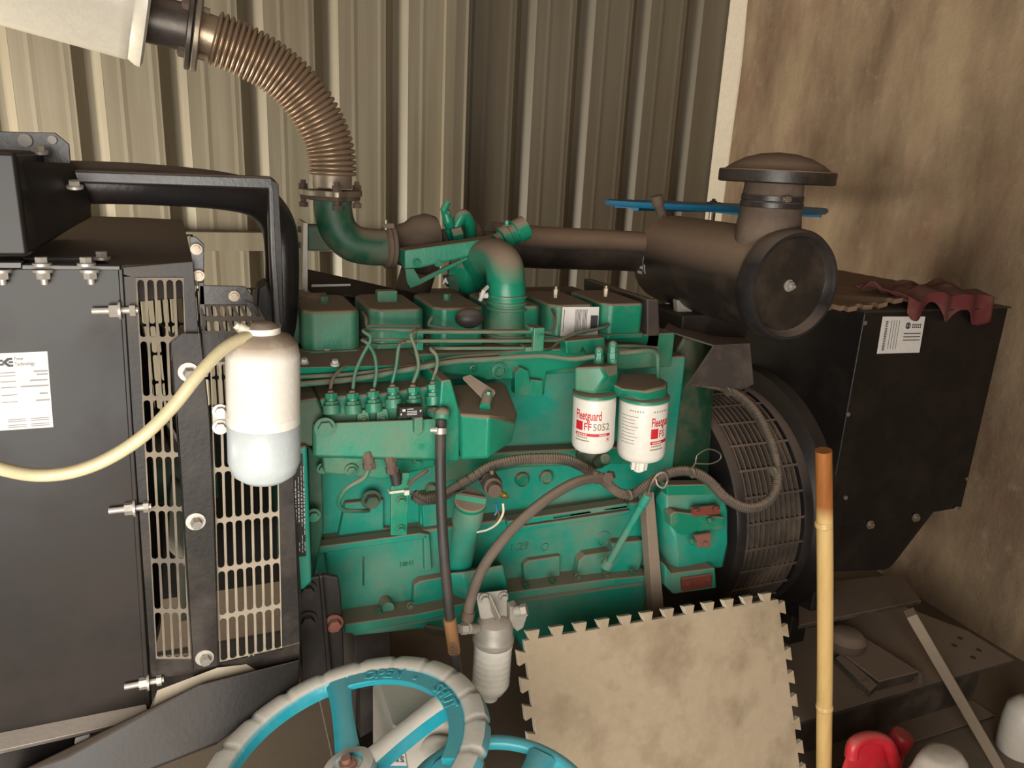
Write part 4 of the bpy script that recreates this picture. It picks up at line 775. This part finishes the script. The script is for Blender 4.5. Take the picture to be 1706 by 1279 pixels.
mb = MB(); wrap_bar(mb, fn, .027, .25*H, .034, .255*H); wrap_bar(mb, fn, .027, .315*H, .034, .32*H); wrap_bar(mb, fn, .027, .25*H, .0276, .32*H); wrap_bar(mb, fn, .0334, .25*H, .034, .32*H); wrap_bar(mb, fn, .029, .27*H, .032, .30*H); mb.build('red_mark', 'red', root, norm=False, smooth=False)
root, fn, r, H = filter_can(1073, 661, 760, 41, 1.225, 6, 'larger white fuel filter with a ribbed drain knob, right of the pair', nub=True)
filter_print(root, fn, H, ('FS', ''), .018, cut=.062)
mb = MB()
for k in range(9): wrap_bar(mb, fn, -.046, (.78-.055*k)*H, -.008 - (.006 if k % 3 else 0), (.785-.055*k)*H+.0006)
for k in range(6): wrap_bar(mb, fn, -.026+.005*k, .865*H, -.0235+.005*k, .89*H); wrap_bar(mb, fn, .022+.006*k, .86*H, .025+.006*k, .885*H)
mb.build('small_print', 'greyink', root, norm=False, smooth=False)
mb = MB(); mb.hull([W(x, y, Y) for x, y, Y in ((958, 752, 1.26), (990, 748, 1.24), (1010, 760, 1.24), (1008, 778, 1.24), (962, 784, 1.26), (960, 750, 1.38), (1005, 780, 1.38))]); mb.cyl(W(995, 770, 1.24), W(1010, 764, 1.2), .012, n=20); mb.build('lift_pump', 'darkgreen', en, bevel=.006)
# water separator
ws = thing('water_separator', 'white fuel water separator canister under a grey cast head, below the big hose', 'fuel filter', (.43, 1.15, .5))
c = W(822, 1060, 1.15); r = .0375
mb = MB(); mb.lathe([(r*.98, -.012), (r*1.06, -.008), (r*1.06, 0), (r, .003), (r*.98, .020), (r*.85, .034), (r*.5, .042)], c, (0, 0, 1), 56)
mb.hull([W(x, y, Y) for x, y, Y in ((792, 988, 1.16), (845, 982, 1.16), (845, 1010, 1.15), (800, 1030, 1.15), (845, 1040, 1.15), (795, 990, 1.2), (843, 985, 1.2), (845, 1040, 1.2), (800, 1040, 1.2))]); hd_ = mb.build('cast_head', 'aluminium', ws, bevel=.002)
mb = MB(); mb.prism([W(814, 990, 1.14), W(832, 1030, 1.10), W(828, 1036, 1.14), W(818, 1020, 1.15)], (.004, 0, 0)); mb.pp([(850, 1012), (862, 1008), (880, 1022), (872, 1046), (862, 1052), (850, 1040)], 1.14, .02); mb.build('head_rib', 'aluminium', ws, bevel=.003)
for x, y in ((806, 996), (838, 994)): MB().bolt(W(x, y, 1.155), (0, -1, 0), .007, .009).build('bolt', 'aluminium', ws)
mb = MB(); mb.cyl(W(858, 1018, 1.13), W(872, 1016, 1.12), .010, n=24); mb.cyl(W(868, 1017, 1.12), W(878, 1015, 1.115), .012, n=6); mb.build('port_plug', 'aluminium', ws, bevel=.001)
mb = MB(); mb.cyl(W(764, 1047, 1.12), W(795, 1046, 1.14), .008, n=14); mb.cyl(W(768, 1047, 1.12), W(778, 1047, 1.12), .0105, n=6); mb.cyl(W(780, 1047, 1.12), W(790, 1047, 1.13), .0095, n=20); mb.build('inlet_elbow', 'aluminium', ws)
zc = c.z-.012; zb2 = W(822, 1162, 1.15).z; Hc = zc-zb2
mb = MB(); pr = [(r*.30, 0), (r*.42, .002), (r*.45, .010), (r*.72, .020), (r*.93, .034), (r*.97, .038)]
for i in range(26): pr.append((r*(.97+.015*math.sin(i*1.6)), .04+(Hc-.05)*i/25))
pr += [(r, Hc-.006), (r, Hc)]; mb.lathe(pr, (c.x-.002, 1.15, zb2), (0.02, 0, 1), 64); mb.build('canister', 'white', ws, ang=50)

# ================================================================== AIR CLEANER
ac = thing('air_cleaner', 'black air cleaner drum with a brown dusty top and mushroom rain cap', 'air cleaner', (1.17, 1.5, 1.15))
AX, AZ = 1.167, 1.2815
mb = MB(); mb.lathe([(.095, 0), (.112, .004), (.114, .02), (.114, .45), (.112, .465)], (AX, 1.735, AZ), (0, -1, 0), 80); mb.build('drum', 'dustdrum', ac)
mb = MB(); mb.lathe([(.113, .44), (.121, .443), (.1225, .455), (.121, .475), (.115, .486), (.108, .487), (.104, .480), (.098, .462), (.085, .452), (.072, .452), (.060, .460), (.045, .464), (.02, .463), (.001, .463)], (AX, 1.735, AZ), (0, -1, 0), 96); mb.build('end_cap', 'black', ac)
p = V((AX, 1.272, AZ)); mb = MB(); mb.cyl(p, p-V((0, .004, 0)), .013, n=28); mb.cyl(p, p-V((0, .012, 0)), .0095, n=6); mb.cyl(p, p-V((0, .02, 0)), .004, n=12); mb.build('wing_nut', 'bolt', ac)
NY = 1.345; zA = W(1282, 375, NY).z; zB = W(1285, 340, NY).z; zC = W(1285, 306, NY).z
nx = W(1276, 372, NY).x+.008; zcap2 = W(1290, 305, NY-.12).z+.006
mb = MB(); mb.lathe([(.068, -.05), (.0685, .0), (.066, .02), (.0625, zC-zA-.01), (.0615, zcap2-zA)], (nx, NY, zA), (0, 0, 1), 48); mb.build('neck', 'turbo', ac)
mb = MB(); mb.lathe([(.0635, 0), (.0665, .002), (.0665, .012), (.0635, .0135), (.0655, .016), (.0655, .026), (.0635, .028)], (nx, NY, zB-.008), (0, 0, 1), 56); cl2 = mb.build('neck_clamp', 'black', ac)
p = W(1311, 332, NY-.07); mb = MB(); mb.cyl(p-V((.010, 0, 0)), p+V((.010, 0, 0)), .005, n=12); mb.box(p+V((-.004, -.004, -.006)), p+V((.006, .006, .006))); mb.build('clamp_screw', 'steel', cl2, bevel=.001)
zcap = W(1290, 305, NY-.12).z+.004
mb = MB(); RC = .1215; mb.lathe([(.06, .0), (RC*.97, -.001), (RC, .002), (RC, .024), (RC*.985, .026), (RC*.90, .027), (RC*.78, .038), (RC*.55, .052), (RC*.3, .060), (.002, .063)], (nx+.003, NY, zcap-.004), (0, 0, 1), 80); mb.build('rain_cap', 'dustdrum', ac)
mb = MB(); mb.tube(smooth_path([W(815, 405, 1.72), W(900, 412, 1.72), W(1000, 416, 1.73), W(1080, 420, 1.73)]), .052, 36); mb.build('intake_pipe', 'dustdrum', ac)
mb = MB(); mb.tube([W(1102, 356, 1.66), W(1097, 340, 1.66)], .012, 18); mb.tube([W(1097, 342, 1.66), W(1094, 326, 1.66)], .015, 18); mb.build('restriction_indicator', 'turbo', ac)
# printed label on the drum's left side
mb = MB()
def dr(u, v): a = math.radians(u); return V((AX-.1146*math.cos(a), 1.735-v, AZ+.1146*math.sin(a)))
for k in range(5): bars(mb, dr, -18+7*k, .028, -14+7*k, .05+.006*(k % 2), 3)
bars(mb, dr, -14, .055, 6, .058, 4); bars(mb, dr, -16, .062, -4, .068, 3); mb.build('sticker_print', 'silver', ac, norm=False, smooth=False)
# bracket under drum
mb = MB(); mb.box((AX-.10, 1.5, 1.11), (AX+.10, 1.66, 1.172)); mb.box((AX-.10, 1.56, .95), (AX-.06, 1.60, 1.12)); mb.build('drum_cradle', 'black_dull', ac, bevel=.004)
mb = MB(); mb.pp([(1128, 500), (1152, 498), (1156, 546), (1132, 550)], 1.55, .02); mb.build('cradle_tab', 'aluminium', ac, bevel=.002)

# ================================================================== ALTERNATOR
al = thing('alternator', 'large black generator housing with slotted bell, right of the engine', 'generator', (1.65, 1.68, .25))
cy_, cz_ = 1.66, .60
mb = MB(); mb.box((1.49, 1.35, .607), (2.005, 1.98, 1.197)); mb.build('control_box', 'black_alt', al, bevel=.004)
mb = MB(); mb.prism([V((1.485, 1.345, 1.197)), V((1.87, 1.345, 1.197)), V((2.01, 1.345, 1.197)), V((2.01, 1.985, 1.197)), V((1.485, 1.985, 1.197))], (0, 0, .004)); mb.build('box_lid', 'black', al, bevel=.001)
for x, y in ((1413, 690), (1409, 829), (1441, 538), (1650, 696), (1612, 798)): MB().bolt(W(x, y, 1.348), (0, -1, 0), .004, .003).build('screw', 'steel', al)
for x, y in ((1450, 874), (1526, 862), (1594, 850)): MB().bolt(W(x, y, 1.345), (0, -1, 0), .0085, .008).build('bolt', 'steel', al)
mb = MB(); mb.hull([V((1.50, 1.40, .61)), V((2.0, 1.40, .61)), V((1.50, 1.40, .45)), V((1.83, 1.40, .40)), V((1.98, 1.45, .58)), V((1.5, 1.95, .61)), V((2.0, 1.95, .61)), V((1.5, 1.9, .4)), V((1.83, 1.9, .40))]); mb.build('stator_shell', 'black_alt', al, bevel=.02)
mb = MB(); mb.lathe([(.30, 1.40), (.34, 1.42), (.37, 1.45), (.37, 1.50), (.34, 1.53), (.30, 1.56), (.28, 1.60)], (0, cy_+.02, cz_), (1, 0, 0), 96); mb.build('end_bell', 'black_alt', al)
mb = MB(); mb.lathe([(.26, 1.18), (.32, 1.19), (.325, 1.20), (.325, 1.215), (.31, 1.218)], (0, cy_, cz_), (1, 0, 0), 96); mb.lathe([(.30, 1.40), (.325, 1.40), (.33, 1.41), (.33, 1.425), (.30, 1.43)], (0, cy_, cz_), (1, 0, 0), 96); mb.build('adapter_ring', 'black', al)
# perforated screen round the adapter
mb = MB(); nA = 150
for k in range(11): mb.lathe([(.321, 1.22+.0165*k), (.3235, 1.2205+.0165*k), (.3235, 1.224+.0165*k), (.321, 1.2245+.0165*k)], (0, cy_, cz_), (1, 0, 0), nA)
for k in range(30):
    a = 2*math.pi*k/30; u1 = V((0, math.cos(a), math.sin(a))); t1 = V((0, -math.sin(a), math.cos(a))); o = V((0, cy_, cz_))
    mb.prism([o+V((1.215, 0, 0))+u1*.3245-t1*.003, o+V((1.215, 0, 0))+u1*.3245+t1*.003, o+V((1.40, 0, 0))+u1*.3245+t1*.003, o+V((1.40, 0, 0))+u1*.3245-t1*.003], -u1*.003)
mb.build('screen', 'loom', al)
mb = MB(); mb.lathe([(.20, 1.20), (.29, 1.21), (.29, 1.40), (.2, 1.41)], (0, cy_, cz_), (1, 0, 0), 64); mb.build('inner_drum', 'black_dull', al)
Q4 = (W(1470, 527, 1.35), W(1541, 527, 1.35), W(1460, 589, 1.35), W(1531, 587, 1.35))
q = quadmap(*Q4, .0012); lb = MB(); bars(lb, q, 0, 0, 1, 1); sl = lb.build('sticker', 'label', al, norm=False, smooth=False)
q = quadmap(*Q4, .0018); mb = MB()
for k in range(18): bars(mb, q, .09, .12+.045*k, .15, .145+.045*k)
for k in range(4): bars(mb, q, .22+.06*k, .1, .23+.06*k, .88)
for v in (.45, .54, .63): bars(mb, q, .55, v, .95, v+.025)
for k in range(5): bars(mb, q, .72+.045*k, .20, .75+.045*k, .25); bars(mb, q, .72+.045*k, .27, .75+.045*k, .31)
ring = [q(.62+.06*math.cos(a)*s_, .25+.09*math.sin(a)*s_) for s_ in (1, .6) for a in [2*math.pi*i/20 for i in range(20)]]
mb.add(ring, [(i, (i+1) % 20, 20+(i+1) % 20, 20+i) for i in range(20)]); bars(mb, q, .60, .2, .64, .3); mb.build('print', 'ink', sl, norm=False, smooth=False)

# ================================================================== SKID
sk = thing('base_frame', 'dusty steel skid frame carrying engine and generator', 'base frame', (.8, 1.6, 0))
for nm, y0, y1 in (('front_rail', 1.16, 1.24), ('rear_rail', 1.95, 2.03)):
    mb = MB(); mb.box((-.9, y0, .19), (2.08, y1, .20)); mb.box((-.9, y0, 0.005), (2.08, y1, .015)); mb.box((-.9, (y0+.07 if y0 < 1.5 else y0), .01), (2.08, (y0+.08 if y0 < 1.5 else y0+.01), .195)); mb.build(nm, 'skid', sk, bevel=.002)
mb = MB(); mb.prism([V((1.30, 1.155, .2)), V((2.09, 1.155, .2)), V((2.09, 1.30, .2)), V((1.75, 2.0, .2)), V((1.30, 2.0, .2))], (0, 0, .008)); mb.build('deck_plate', 'skid', sk, bevel=.001)
for X, Y in ((1.98, 1.20), (2.03, 1.22), (1.98, 1.26), (2.03, 1.28)): MB().cyl((X, Y, .2075), (X, Y, .2087), .008, n=18).build('bolt_hole', 'ink', sk)
mb = MB(); mb.box((.2, 1.24, .19), (1.3, 1.95, .2)); mb.box((.9, 1.24, .03), (.98, 1.95, .19)); mb.build('cross_member', 'skid', sk, bevel=.002)
# foot plate, isolator and pads
mb = MB(); mb.prism([W(1330, 1042, 1.3), W(1535, 1000, 1.34), Hz(1500, 955, W(1535, 1000, 1.34).z), Hz(1330, 975, W(1535, 1000, 1.34).z)], (0, 0, -.012)); mb.build('generator_foot', 'skid', al, bevel=.002)
zf2 = .24
c = Hz(1410, 1060, .27); mb = MB(); mb.lathe([(.05, 0), (.055, .01), (.055, .03), (.042, .045), (.03, .05)], (c.x, c.y, .238), (0, 0, 1), 32); mb.build('rubber_isolator', 'turbo', sk)
mb = MB(); mb.prism([Hz(1385, 1075, .24), Hz(1440, 1060, .24), Hz(1533, 1118, .24), Hz(1465, 1135, .24)], (0, 0, -.03)); mb.build('mounting_pad', 'skid', sk, bevel=.004)
mb = MB(); mb.prism([Hz(1390, 1105, .215), Hz(1400, 1098, .215), Hz(1460, 1150, .215), Hz(1448, 1162, .215)], (0, 0, .02)); mb.build('pad_rail', 'skid', sk, bevel=.002)
for x, y in ((1440, 1148), (1530, 1135)): MB().bolt(Hz(x, y, .213), (0, 0, 1), .012, .014, .012).build('bolt', 'turbo', sk)
mb = MB(); mb.box((1.50, 1.36, .30), (1.58, 1.95, .42)); mb.box((1.5, 1.42, .205), (1.56, 1.5, .31)); mb.build('generator_bearer', 'black_dull', al, bevel=.004)
mb = MB(); mb.box((.25, 1.40, .2), (.33, 1.95, .56)); mb.build('engine_bearer', 'black_dull', sk, bevel=.004)

# ================================================================== LOOSE THINGS
# foam mat leaning on the skid
TL, TR, BL, BR = W(874, 1067, 1.12), W(1297, 998, 1.12), W(906, 1330, 1.02), W(1338, 1300, 1.02)
def foam(TL, TR, BL, th, nu=12, nv=12, tooth=.017, name='foam_mat', mat='foam', wgt=.027):
    ux = (TR-TL); vy = (BL-TL); wU, wV = ux.length, vy.length; ux.normalize(); vy.normalize(); n_ = ux.cross(vy).normalized()
    if n_.y < 0: n_ = -n_
    pts = []
    def side(o, d, L, out, n):
        p = L/n
        for k in range(n):
            s0 = k*p
            for s_, h in ((.22, 0), (.10, 1), (.68, 1), (.56, 0)): pts.append(o+d*(s0+p*s_)+out*(h*tooth))
    side(TL, ux, wU, -vy, nu); pts.append(TR); side(TR, vy, wV, ux, nv); pts.append(TR+vy*wV)
    side(TR+vy*wV, -ux, wU, vy, nu); pts.append(TL+vy*wV); side(TL+vy*wV, -vy, wV, -ux, nv); pts.append(TL)
    mb = MB(); mb.prism(pts, n_*th); return mb
vy = (BL-TL).normalized(); BL2 = TL+vy*.62
fm = foam(TL, TR, BL2, .013, 12, 12); o = fm.build('foam_mat', ['foam', 'foamedge'], None, smooth=False, bevel=.0012)
for i, p_ in enumerate(o.data.polygons): p_.material_index = 0 if i < 2 else 1
tag(o, 'grubby beige interlocking foam mat with toothed edges, leaning in front of the engine', 'foam mat', 'interlocking foam mats')
# mat, mat edges and red cloth on top of the generator
zm = 1.205
mb = foam(V((1.44, 1.38, zm)), V((1.98, 1.42, zm)), V((1.42, 1.95, zm)), .012, 10, 10, .018)
o = mb.build('foam_mat', ['board', 'foamedge'], None, smooth=False)
for v_ in o.data.vertices: v_.co.z += .012*math.sin(v_.co.x*9+1)*max(0, -v_.co.y*3)+.006*math.sin(v_.co.x*21)**2+(.012 if v_.co.z > .03 else 0)
tag(o, 'brown-stained foam mat with a ragged pale edge lying on the black generator', 'foam mat', 'interlocking foam mats')
mb = MB()
def cloth(u, v):
    x = 1.60+.30*u+.02*v; y = 1.50-.17*v*(1-.2*math.sin(3*u)); w = noise.noise(V((u*5, v*5, 2)))
    z = zm+.035+.022*w+.012*math.sin(u*14+v*5)*.6
    if v > .72: z -= (v-.72)*(.16+.22*max(0, u-.45)+.06*math.sin(u*16)); y = min(y, 1.34-.008*math.sin(u*20))
    return (x, y, z)
mb.sheet(cloth, 48, 32); tag(mb.build('red_cloth', 'cloth', None, solid=.003), 'crumpled dark red mesh cloth hanging over the edge of the generator', 'cloth')
# bamboo
a_, b_ = W(1372, 750, 1.05), W(1374, 1279, 1.03); d = (b_-a_).normalized(); k_ = a_.z/-d.z; bot = a_+d*k_
mb = MB(); L = (bot-a_).length; nodes = [(W(1373, 873, 1.045)-a_).length, (W(1374, 1176, 1.035)-a_).length]; nodes += [nodes[-1]+.25]
P_ = []; R_ = []; S = 90
for i in range(S+1):
    s_ = L*i/S; e = sum(math.exp(-((s_-q)/.006)**2) for q in nodes); P_.append(a_+d*s_+V((.003*math.sin(s_*5), 0, 0))); R_.append(.0162+.0012*s_)
for q in nodes: 
    pass
o = mb.tube(P_, R_, 28); bb = o.build('bamboo_pole', 'bamboo', None); tag(bb, 'yellow bamboo pole standing upright before the generator, reddish at its top', 'bamboo pole')
for q in nodes:
    c_ = a_+d*q; rr2 = .0162+.0012*q; MB().lathe([(rr2, -.006), (rr2+.0018, -.002), (rr2+.0006, 0), (rr2+.0016, .003), (rr2, .007)], c_, d, 28).build('pole_node', 'bamboo', bb)
# wooden stick
a_, b_ = W(1516, 1020, 1.20), W(1672, 1290, 1.02)
mb = MB(); d = (b_-a_).normalized(); n_ = (-b_.z/d.z) if d.z < 0 else 0; b_ = b_+d*n_*1.0; u_, w_ = frame(d)
mb.prism([a_+u_*.019+w_*.014, a_-u_*.019+w_*.014, a_-u_*.019-w_*.014, a_+u_*.019-w_*.014], b_-a_); tag(mb.build('wooden_stick', 'stick', None, bevel=.003), 'grey weathered stick leaning diagonally across the skid at the right', 'stick')
# hand wheels
def ring_pts(c, u, v, r, n=72): return [c+(u*math.cos(2*math.pi*i/n)+v*math.sin(2*math.pi*i/n))*r for i in range(n)]
def handwheel(c, nrm, r, mat, label, spokes, a0, rimr=.014, band=True, words=(), ground=0.0, scallop=20, dish=.0, bodymat=None):
    root = thing('gate_valve', label, 'valve', (c.x, c.y, ground), 'valves with blue handwheels'); nrm = nrm.normalized()
    u = (V((1, 0, 0))-nrm*nrm.x).normalized(); v = nrm.cross(u)
    hw = MB(); n = 240; k = len(hw.v); prof = [(-.014, -.010), (-.013, .004), (-.009, .008), (.002, .010), (.011, .007), (.0145, -.003), (.006, -.013), (-.006, -.014)]
    for i in range(n):
        a = 2*math.pi*i/n; sc_ = 1-.16*max(0, math.cos(a*scallop))**14; e = u*math.cos(a)+v*math.sin(a)
        for x, z in prof: xx = x*sc_ if x > 0 else x; hw.v.append(c+e*(r-rimr+xx*rimr/.014)+nrm*(z*(1 if z < 0 else sc_)*rimr/.014))
    m_ = len(prof)
    for i in range(n):
        for j in range(m_): hw.f.append((i*m_+j, i*m_+(j+1) % m_, ((i+1) % n)*m_+(j+1) % m_, ((i+1) % n)*m_+j))
    rim = hw.build('wheel_rim', mat, root, ang=50)
    if band:
        a1, a2 = words[0][3], words[0][4]; mb = MB(); nn = 60; r1, r2 = r-.058, r-.034
        for i in range(nn+1):
            a = math.radians(a1+(a2-a1)*i/nn); e = u*math.cos(a)+v*math.sin(a)
            for rr_, z in ((r1, .006), (r2, .008), (r2, -.006), (r1, -.004)): mb.v.append(c+e*rr_+nrm*z)
        for i in range(nn):
            for j in range(4): mb.f.append((i*4+j, i*4+(j+1) % 4, i*4+4+(j+1) % 4, i*4+4+j))
        mb.f += [(0, 1, 2, 3), (nn*4+3, nn*4+2, nn*4+1, nn*4)]; bd = mb.build('letter_band', bodymat or mat, root, bevel=.002)
        for s_, ac_, size, _, _ in words:
            vs, fs, tw = text_geo(s_, size, .0007); rb_ = r-.056
            mb = MB(); 
            for q in vs: 
                a = math.radians(ac_)-(q.x-tw/2)/(rb_+size*.35); e = u*math.cos(a)+v*math.sin(a); mb.v.append(c+e*(rb_+q.y)+nrm*.0098)
            mb.f = fs; mb.build('lettering', 'blueletter', bd, norm=False, smooth=False, solid=.0012)
    angs = spokes if isinstance(spokes, list) else [a0+360*i/spokes for i in range(spokes)]
    for i, a in enumerate(angs):
        a = math.radians(a); e = u*math.cos(a)+v*math.sin(a); t = nrm.cross(e); mb = MB(); S_ = 10; rr0, rr1 = .022, r-.020
        for j in range(S_+1):
            f_ = j/S_; q = rr0+(rr1-rr0)*f_; wd = .016+.008*(2*f_-1)**2*(1 if f_ > .5 else .4); zz = -dish*(1-f_)**1.3
            for x, z in ((-wd, .004), (-wd*.6, .009), (wd*.6, .009), (wd, .004), (wd*.7, -.022), (-wd*.7, -.022)): mb.v.append(c+e*q+t*x+nrm*(z+zz))
        for j in range(S_):
            for k_ in range(6): mb.f.append((j*6+k_, j*6+(k_+1) % 6, j*6+6+(k_+1) % 6, j*6+6+k_))
        mb.f += [tuple(range(6)), tuple(range(S_*6+5, S_*6-1, -1))]; mb.build('spoke', mat if isinstance(spokes, list) and i == 1 else (bodymat or mat), root, ang=60)
    c = c-nrm*dish
    mb = MB(); mb.lathe([(.012, -.02), (.036, -.018), (.040, .004), (.036, .012), (.022, .015), (.019, .010), (.010, .010)], c, nrm, 40); mb.build('hub', mat, root)
    mb = MB(); mb.cyl(c+nrm*.009, c+nrm*.019, .013, n=6); mb.cyl(c+nrm*.018, c+nrm*.026, .007, n=16); mb.build('hub_nut', 'redoxide', root)
    zz = c.z-ground; o = V((c.x, c.y, ground))
    mb = MB(); mb.cyl(o+V((0, 0, zz*.55)), c-nrm*.01, .012, n=16); mb.build('stem', 'steel', root)
    mb = MB(); mb.lathe([(.050, 0), (.050, .02), (.04, .03), (.04, zz*.35), (.048, zz*.37), (.048, zz*.40), (.035, zz*.44), (.028, zz*.56)], o, (0, 0, 1), 40)
    mb.build('valve_body', bodymat or mat, root)
    return root
wc = V((.1405, .8735, .70)); wn = V((-.2295, .1053, 1))
handwheel(wc, wn, .207, 'blue', 'big blue gate valve handwheel lettered OPEN and SHUT, thickly dusted on its rim', [83, 9, -75, 205], 83, words=[('OPEN', 73, .024, 28, 96), ('\u2190    \u2192', 52, .014, 28, 96), ('SHUT', 32, .022, 28, 96)] if 0 else [('OPEN', 56, .027, -40, 78), ('-', 34, .020, 0, 0), ('SHUT', 6, .025, 0, 0)], bodymat='blueclean', dish=.03, rimr=.0195)
c2 = Hz(820, 1231, .62); rw = .15; handwheel(V((c2.x-.04, c2.y-rw*.98, .62)), V((0.02, -.06, 1)), rw, 'blueclean', 'small bright blue valve handwheel at the bottom edge, right of the big one', 5, 40, rimr=.010, band=False, scallop=2)
fc_ = (W(1050, 362, 2.2)+W(1380, 372, 2.2))/2; handwheel(V((1.75, 2.35, 1.395)), V((0.0, .028, 1)), .395, 'blue3', 'dark blue valve handwheel seen edge-on behind the air cleaner', 6, 10, rimr=.013, band=False)
# crate and jerrycan
cr = thing('crate', 'beige boarded crate under the big blue handwheel', 'crate', (.2, 1.0, 0))
zc1 = .40; 
mb = MB(); mb.box((-.14, .93, zc1-.012), (.44, 1.12, zc1)); mb.build('lid', 'beige', cr, bevel=.002)
mb = MB()
for k in range(5): mb.box((-.13+.109*k, .94, .0), (-.13+.109*k+.103, .952, zc1-.012))
mb.build('front_boards', 'beige', cr, bevel=.002); mb = MB(); mb.box((-.13, .952, 0), (.41, 1.09, .02)); mb.box((-.13, .952, .0), (-.118, 1.09, zc1-.012)); mb.box((.398, .952, 0), (.41, 1.09, zc1-.012)); mb.box((-.13, 1.08, 0), (.41, 1.09, zc1-.012)); mb.build('side_boards', 'beige', cr, bevel=.002)
jc = thing('jerrycan', 'off-white plastic jerrycan with a grip handle, behind the blue handwheel spokes', 'jerrycan', (.30, 1.0, zc1))
XA, XB = W(634, 1160, 1.02).x, W(775, 1200, 1.02).x; zt2 = W(690, 1146, 1.04).z
mb = MB(); z0 = zc1+.001; mb.hull([V((x, y, z)) for x, y, z in ((XA, .95, z0), (XB, .95, z0), (XA, 1.09, z0), (XB, 1.09, z0), (XA, .95, zt2-.02), (XB+.01, .95, zt2-.07), (XA, 1.09, zt2-.01), (XB+.01, 1.09, zt2-.05), (XA+.01, .96, zt2-.002), (XA+.01, 1.08, zt2), (XA+.08, .96, zt2-.002), (XA+.09, 1.08, zt2))]); body = mb.build('can_body', 'jug', jc, bevel=.012, seg=4)
mb = MB(); mb.tube(smooth_path([V((XA+.055, .955, zt2-.05)), V((XA+.07, .94, zt2-.03)), V((XA+.10, .935, zt2-.045)), V((XB-.012, .935, zt2-.10)), V((XB-.01, .95, zt2-.18))], 8), .012, 16); mb.build('grip_handle', 'jug', jc)
mb = MB(); mb.sheet(lambda a, b: (XA+.075+.04*a, .948-.0*b, zt2-.06-.12*b), 2, 2); mb.build('handle_recess', 'turbo', jc, solid=.001)
Q4 = (Wx(0, 0, 1) if 0 else W(645, 1240, .947), W(672, 1240, .947), W(641, 1290, .947), W(680, 1290, .947)); q = quadmap(*Q4, .0006)
lb = MB(); bars(lb, q, 0, 0, 1, 1); jl = lb.build('sticker', 'label', jc, norm=False, smooth=False); q = quadmap(*Q4, .0012)
mb = MB(); text(mb, '\u6c34\u7bb1\u5b9d', .3, lambda u, v: q(.08+u*.95, .55-v*.8), bold=.004); mb.build('lettering', 'ink', jl, norm=False, smooth=False)
mb = MB(); bars(mb, q, .1, .08, .8, .16); bars(mb, q, .1, .19, .7, .24); bars(mb, q, 0, .7, 1, 1); mb.build('blue_print', 'blue2', jl, norm=False, smooth=False)
mb = MB(); mb.pp([(600, 1145), (634, 1145), (634, 1210), (600, 1230)], 1.1, .03); tag(mb.build('dark_gap_sheet', 'black_dull', None, bevel=.002), 'narrow black sheet standing in for the shade behind the blue handwheel, left of the jerrycan', 'board')  # black sheet painted as the dark shade beside the jerrycan
# red oil can, white bag, pale jug at the right
oc = thing('oil_can', 'bright red plastic oil can with a round cap, at the bottom right', 'oil can', (1.28, .95, 0))
Yo = .95; g = lambda x, y, Y=Yo: W(x, y, Y)
mb = MB(); mb.hull([g(1402, 1279), g(1418, 1236), g(1470, 1222), g(1486, 1232), g(1500, 1279), g(1402, 1279, 1.0), g(1418, 1236, 1.0), g(1472, 1226, 1.0), g(1500, 1279, 1.0)]+[V((g(1402, 1279).x+.03, y, 0.002)) for y in (.92, 1.0)]+[V((g(1402, 1279).x+.17, y, 0.002)) for y in (.92, 1.0)]); mb.build('can_body', 'redplastic', oc, bevel=.010, seg=3)
mb = MB(); mb.tube(smooth_path([g(1418, 1262, .93), g(1424, 1238, .935), g(1450, 1228, .94), g(1478, 1238, .935), g(1492, 1275, .93)], 8), .014, 16); mb.build('grip_handle', 'redplastic', oc)
c_ = g(1500, 1232, .98); mb = MB(); mb.cyl(c_+V((-.004, 0, -.06)), c_+V((0, 0, -.01)), .018, n=24); mb.build('spout', 'redplastic', oc)
mb = MB(); mb.lathe([(.024, -.022), (.0255, -.018), (.0255, .012), (.022, .018), (.001, .019)], c_, (.2, -.15, 1), 36); mb.build('cap', 'redplastic', oc, bevel=.001)
mb = MB()
def bagf(u, v):
    a = 2*math.pi*u; ph = v*math.pi/2; r_ = .098*math.cos(ph)**.45+.0005; n_ = noise.noise(V((math.cos(a)*3*math.cos(ph), math.sin(a)*3*math.cos(ph), v*5)))
    return (1.335+r_*math.cos(a)*(1+.25*n_), .82+r_*.7*math.sin(a)*(1+.25*n_), .002+(g(1540, 1264, .82).z-.005)*math.sin(ph)*(1+.05*n_*math.cos(ph)))
mb.sheet(bagf, 40, 20); tag(mb.build('plastic_bag', 'bag', None, ang=60), 'crumpled white plastic bag beside the red oil can', 'bag')
pj = thing('pale_bottle', 'pale round bottle cut off by the right edge', 'bottle', (1.85, 1.0, 0))
c_ = W(1712, 1185, 1.05); mb = MB(); mb.lathe([(.05, -c_.z+.002), (.055, -c_.z+.01), (.055, -.03), (.05, .01), (.03, .035), (.018, .04), (.018, .06)], c_, (0, 0, 1), 40); mb.build('bottle_body', 'jug', pj)
mb = MB(); mb.lathe([(.02, .055), (.02, .075), (.001, .076)], c_, (0, 0, 1), 24); mb.build('cap', 'black_dull', pj)
for o in bpy.data.objects:
    if 'wo' in o: del o['wo']
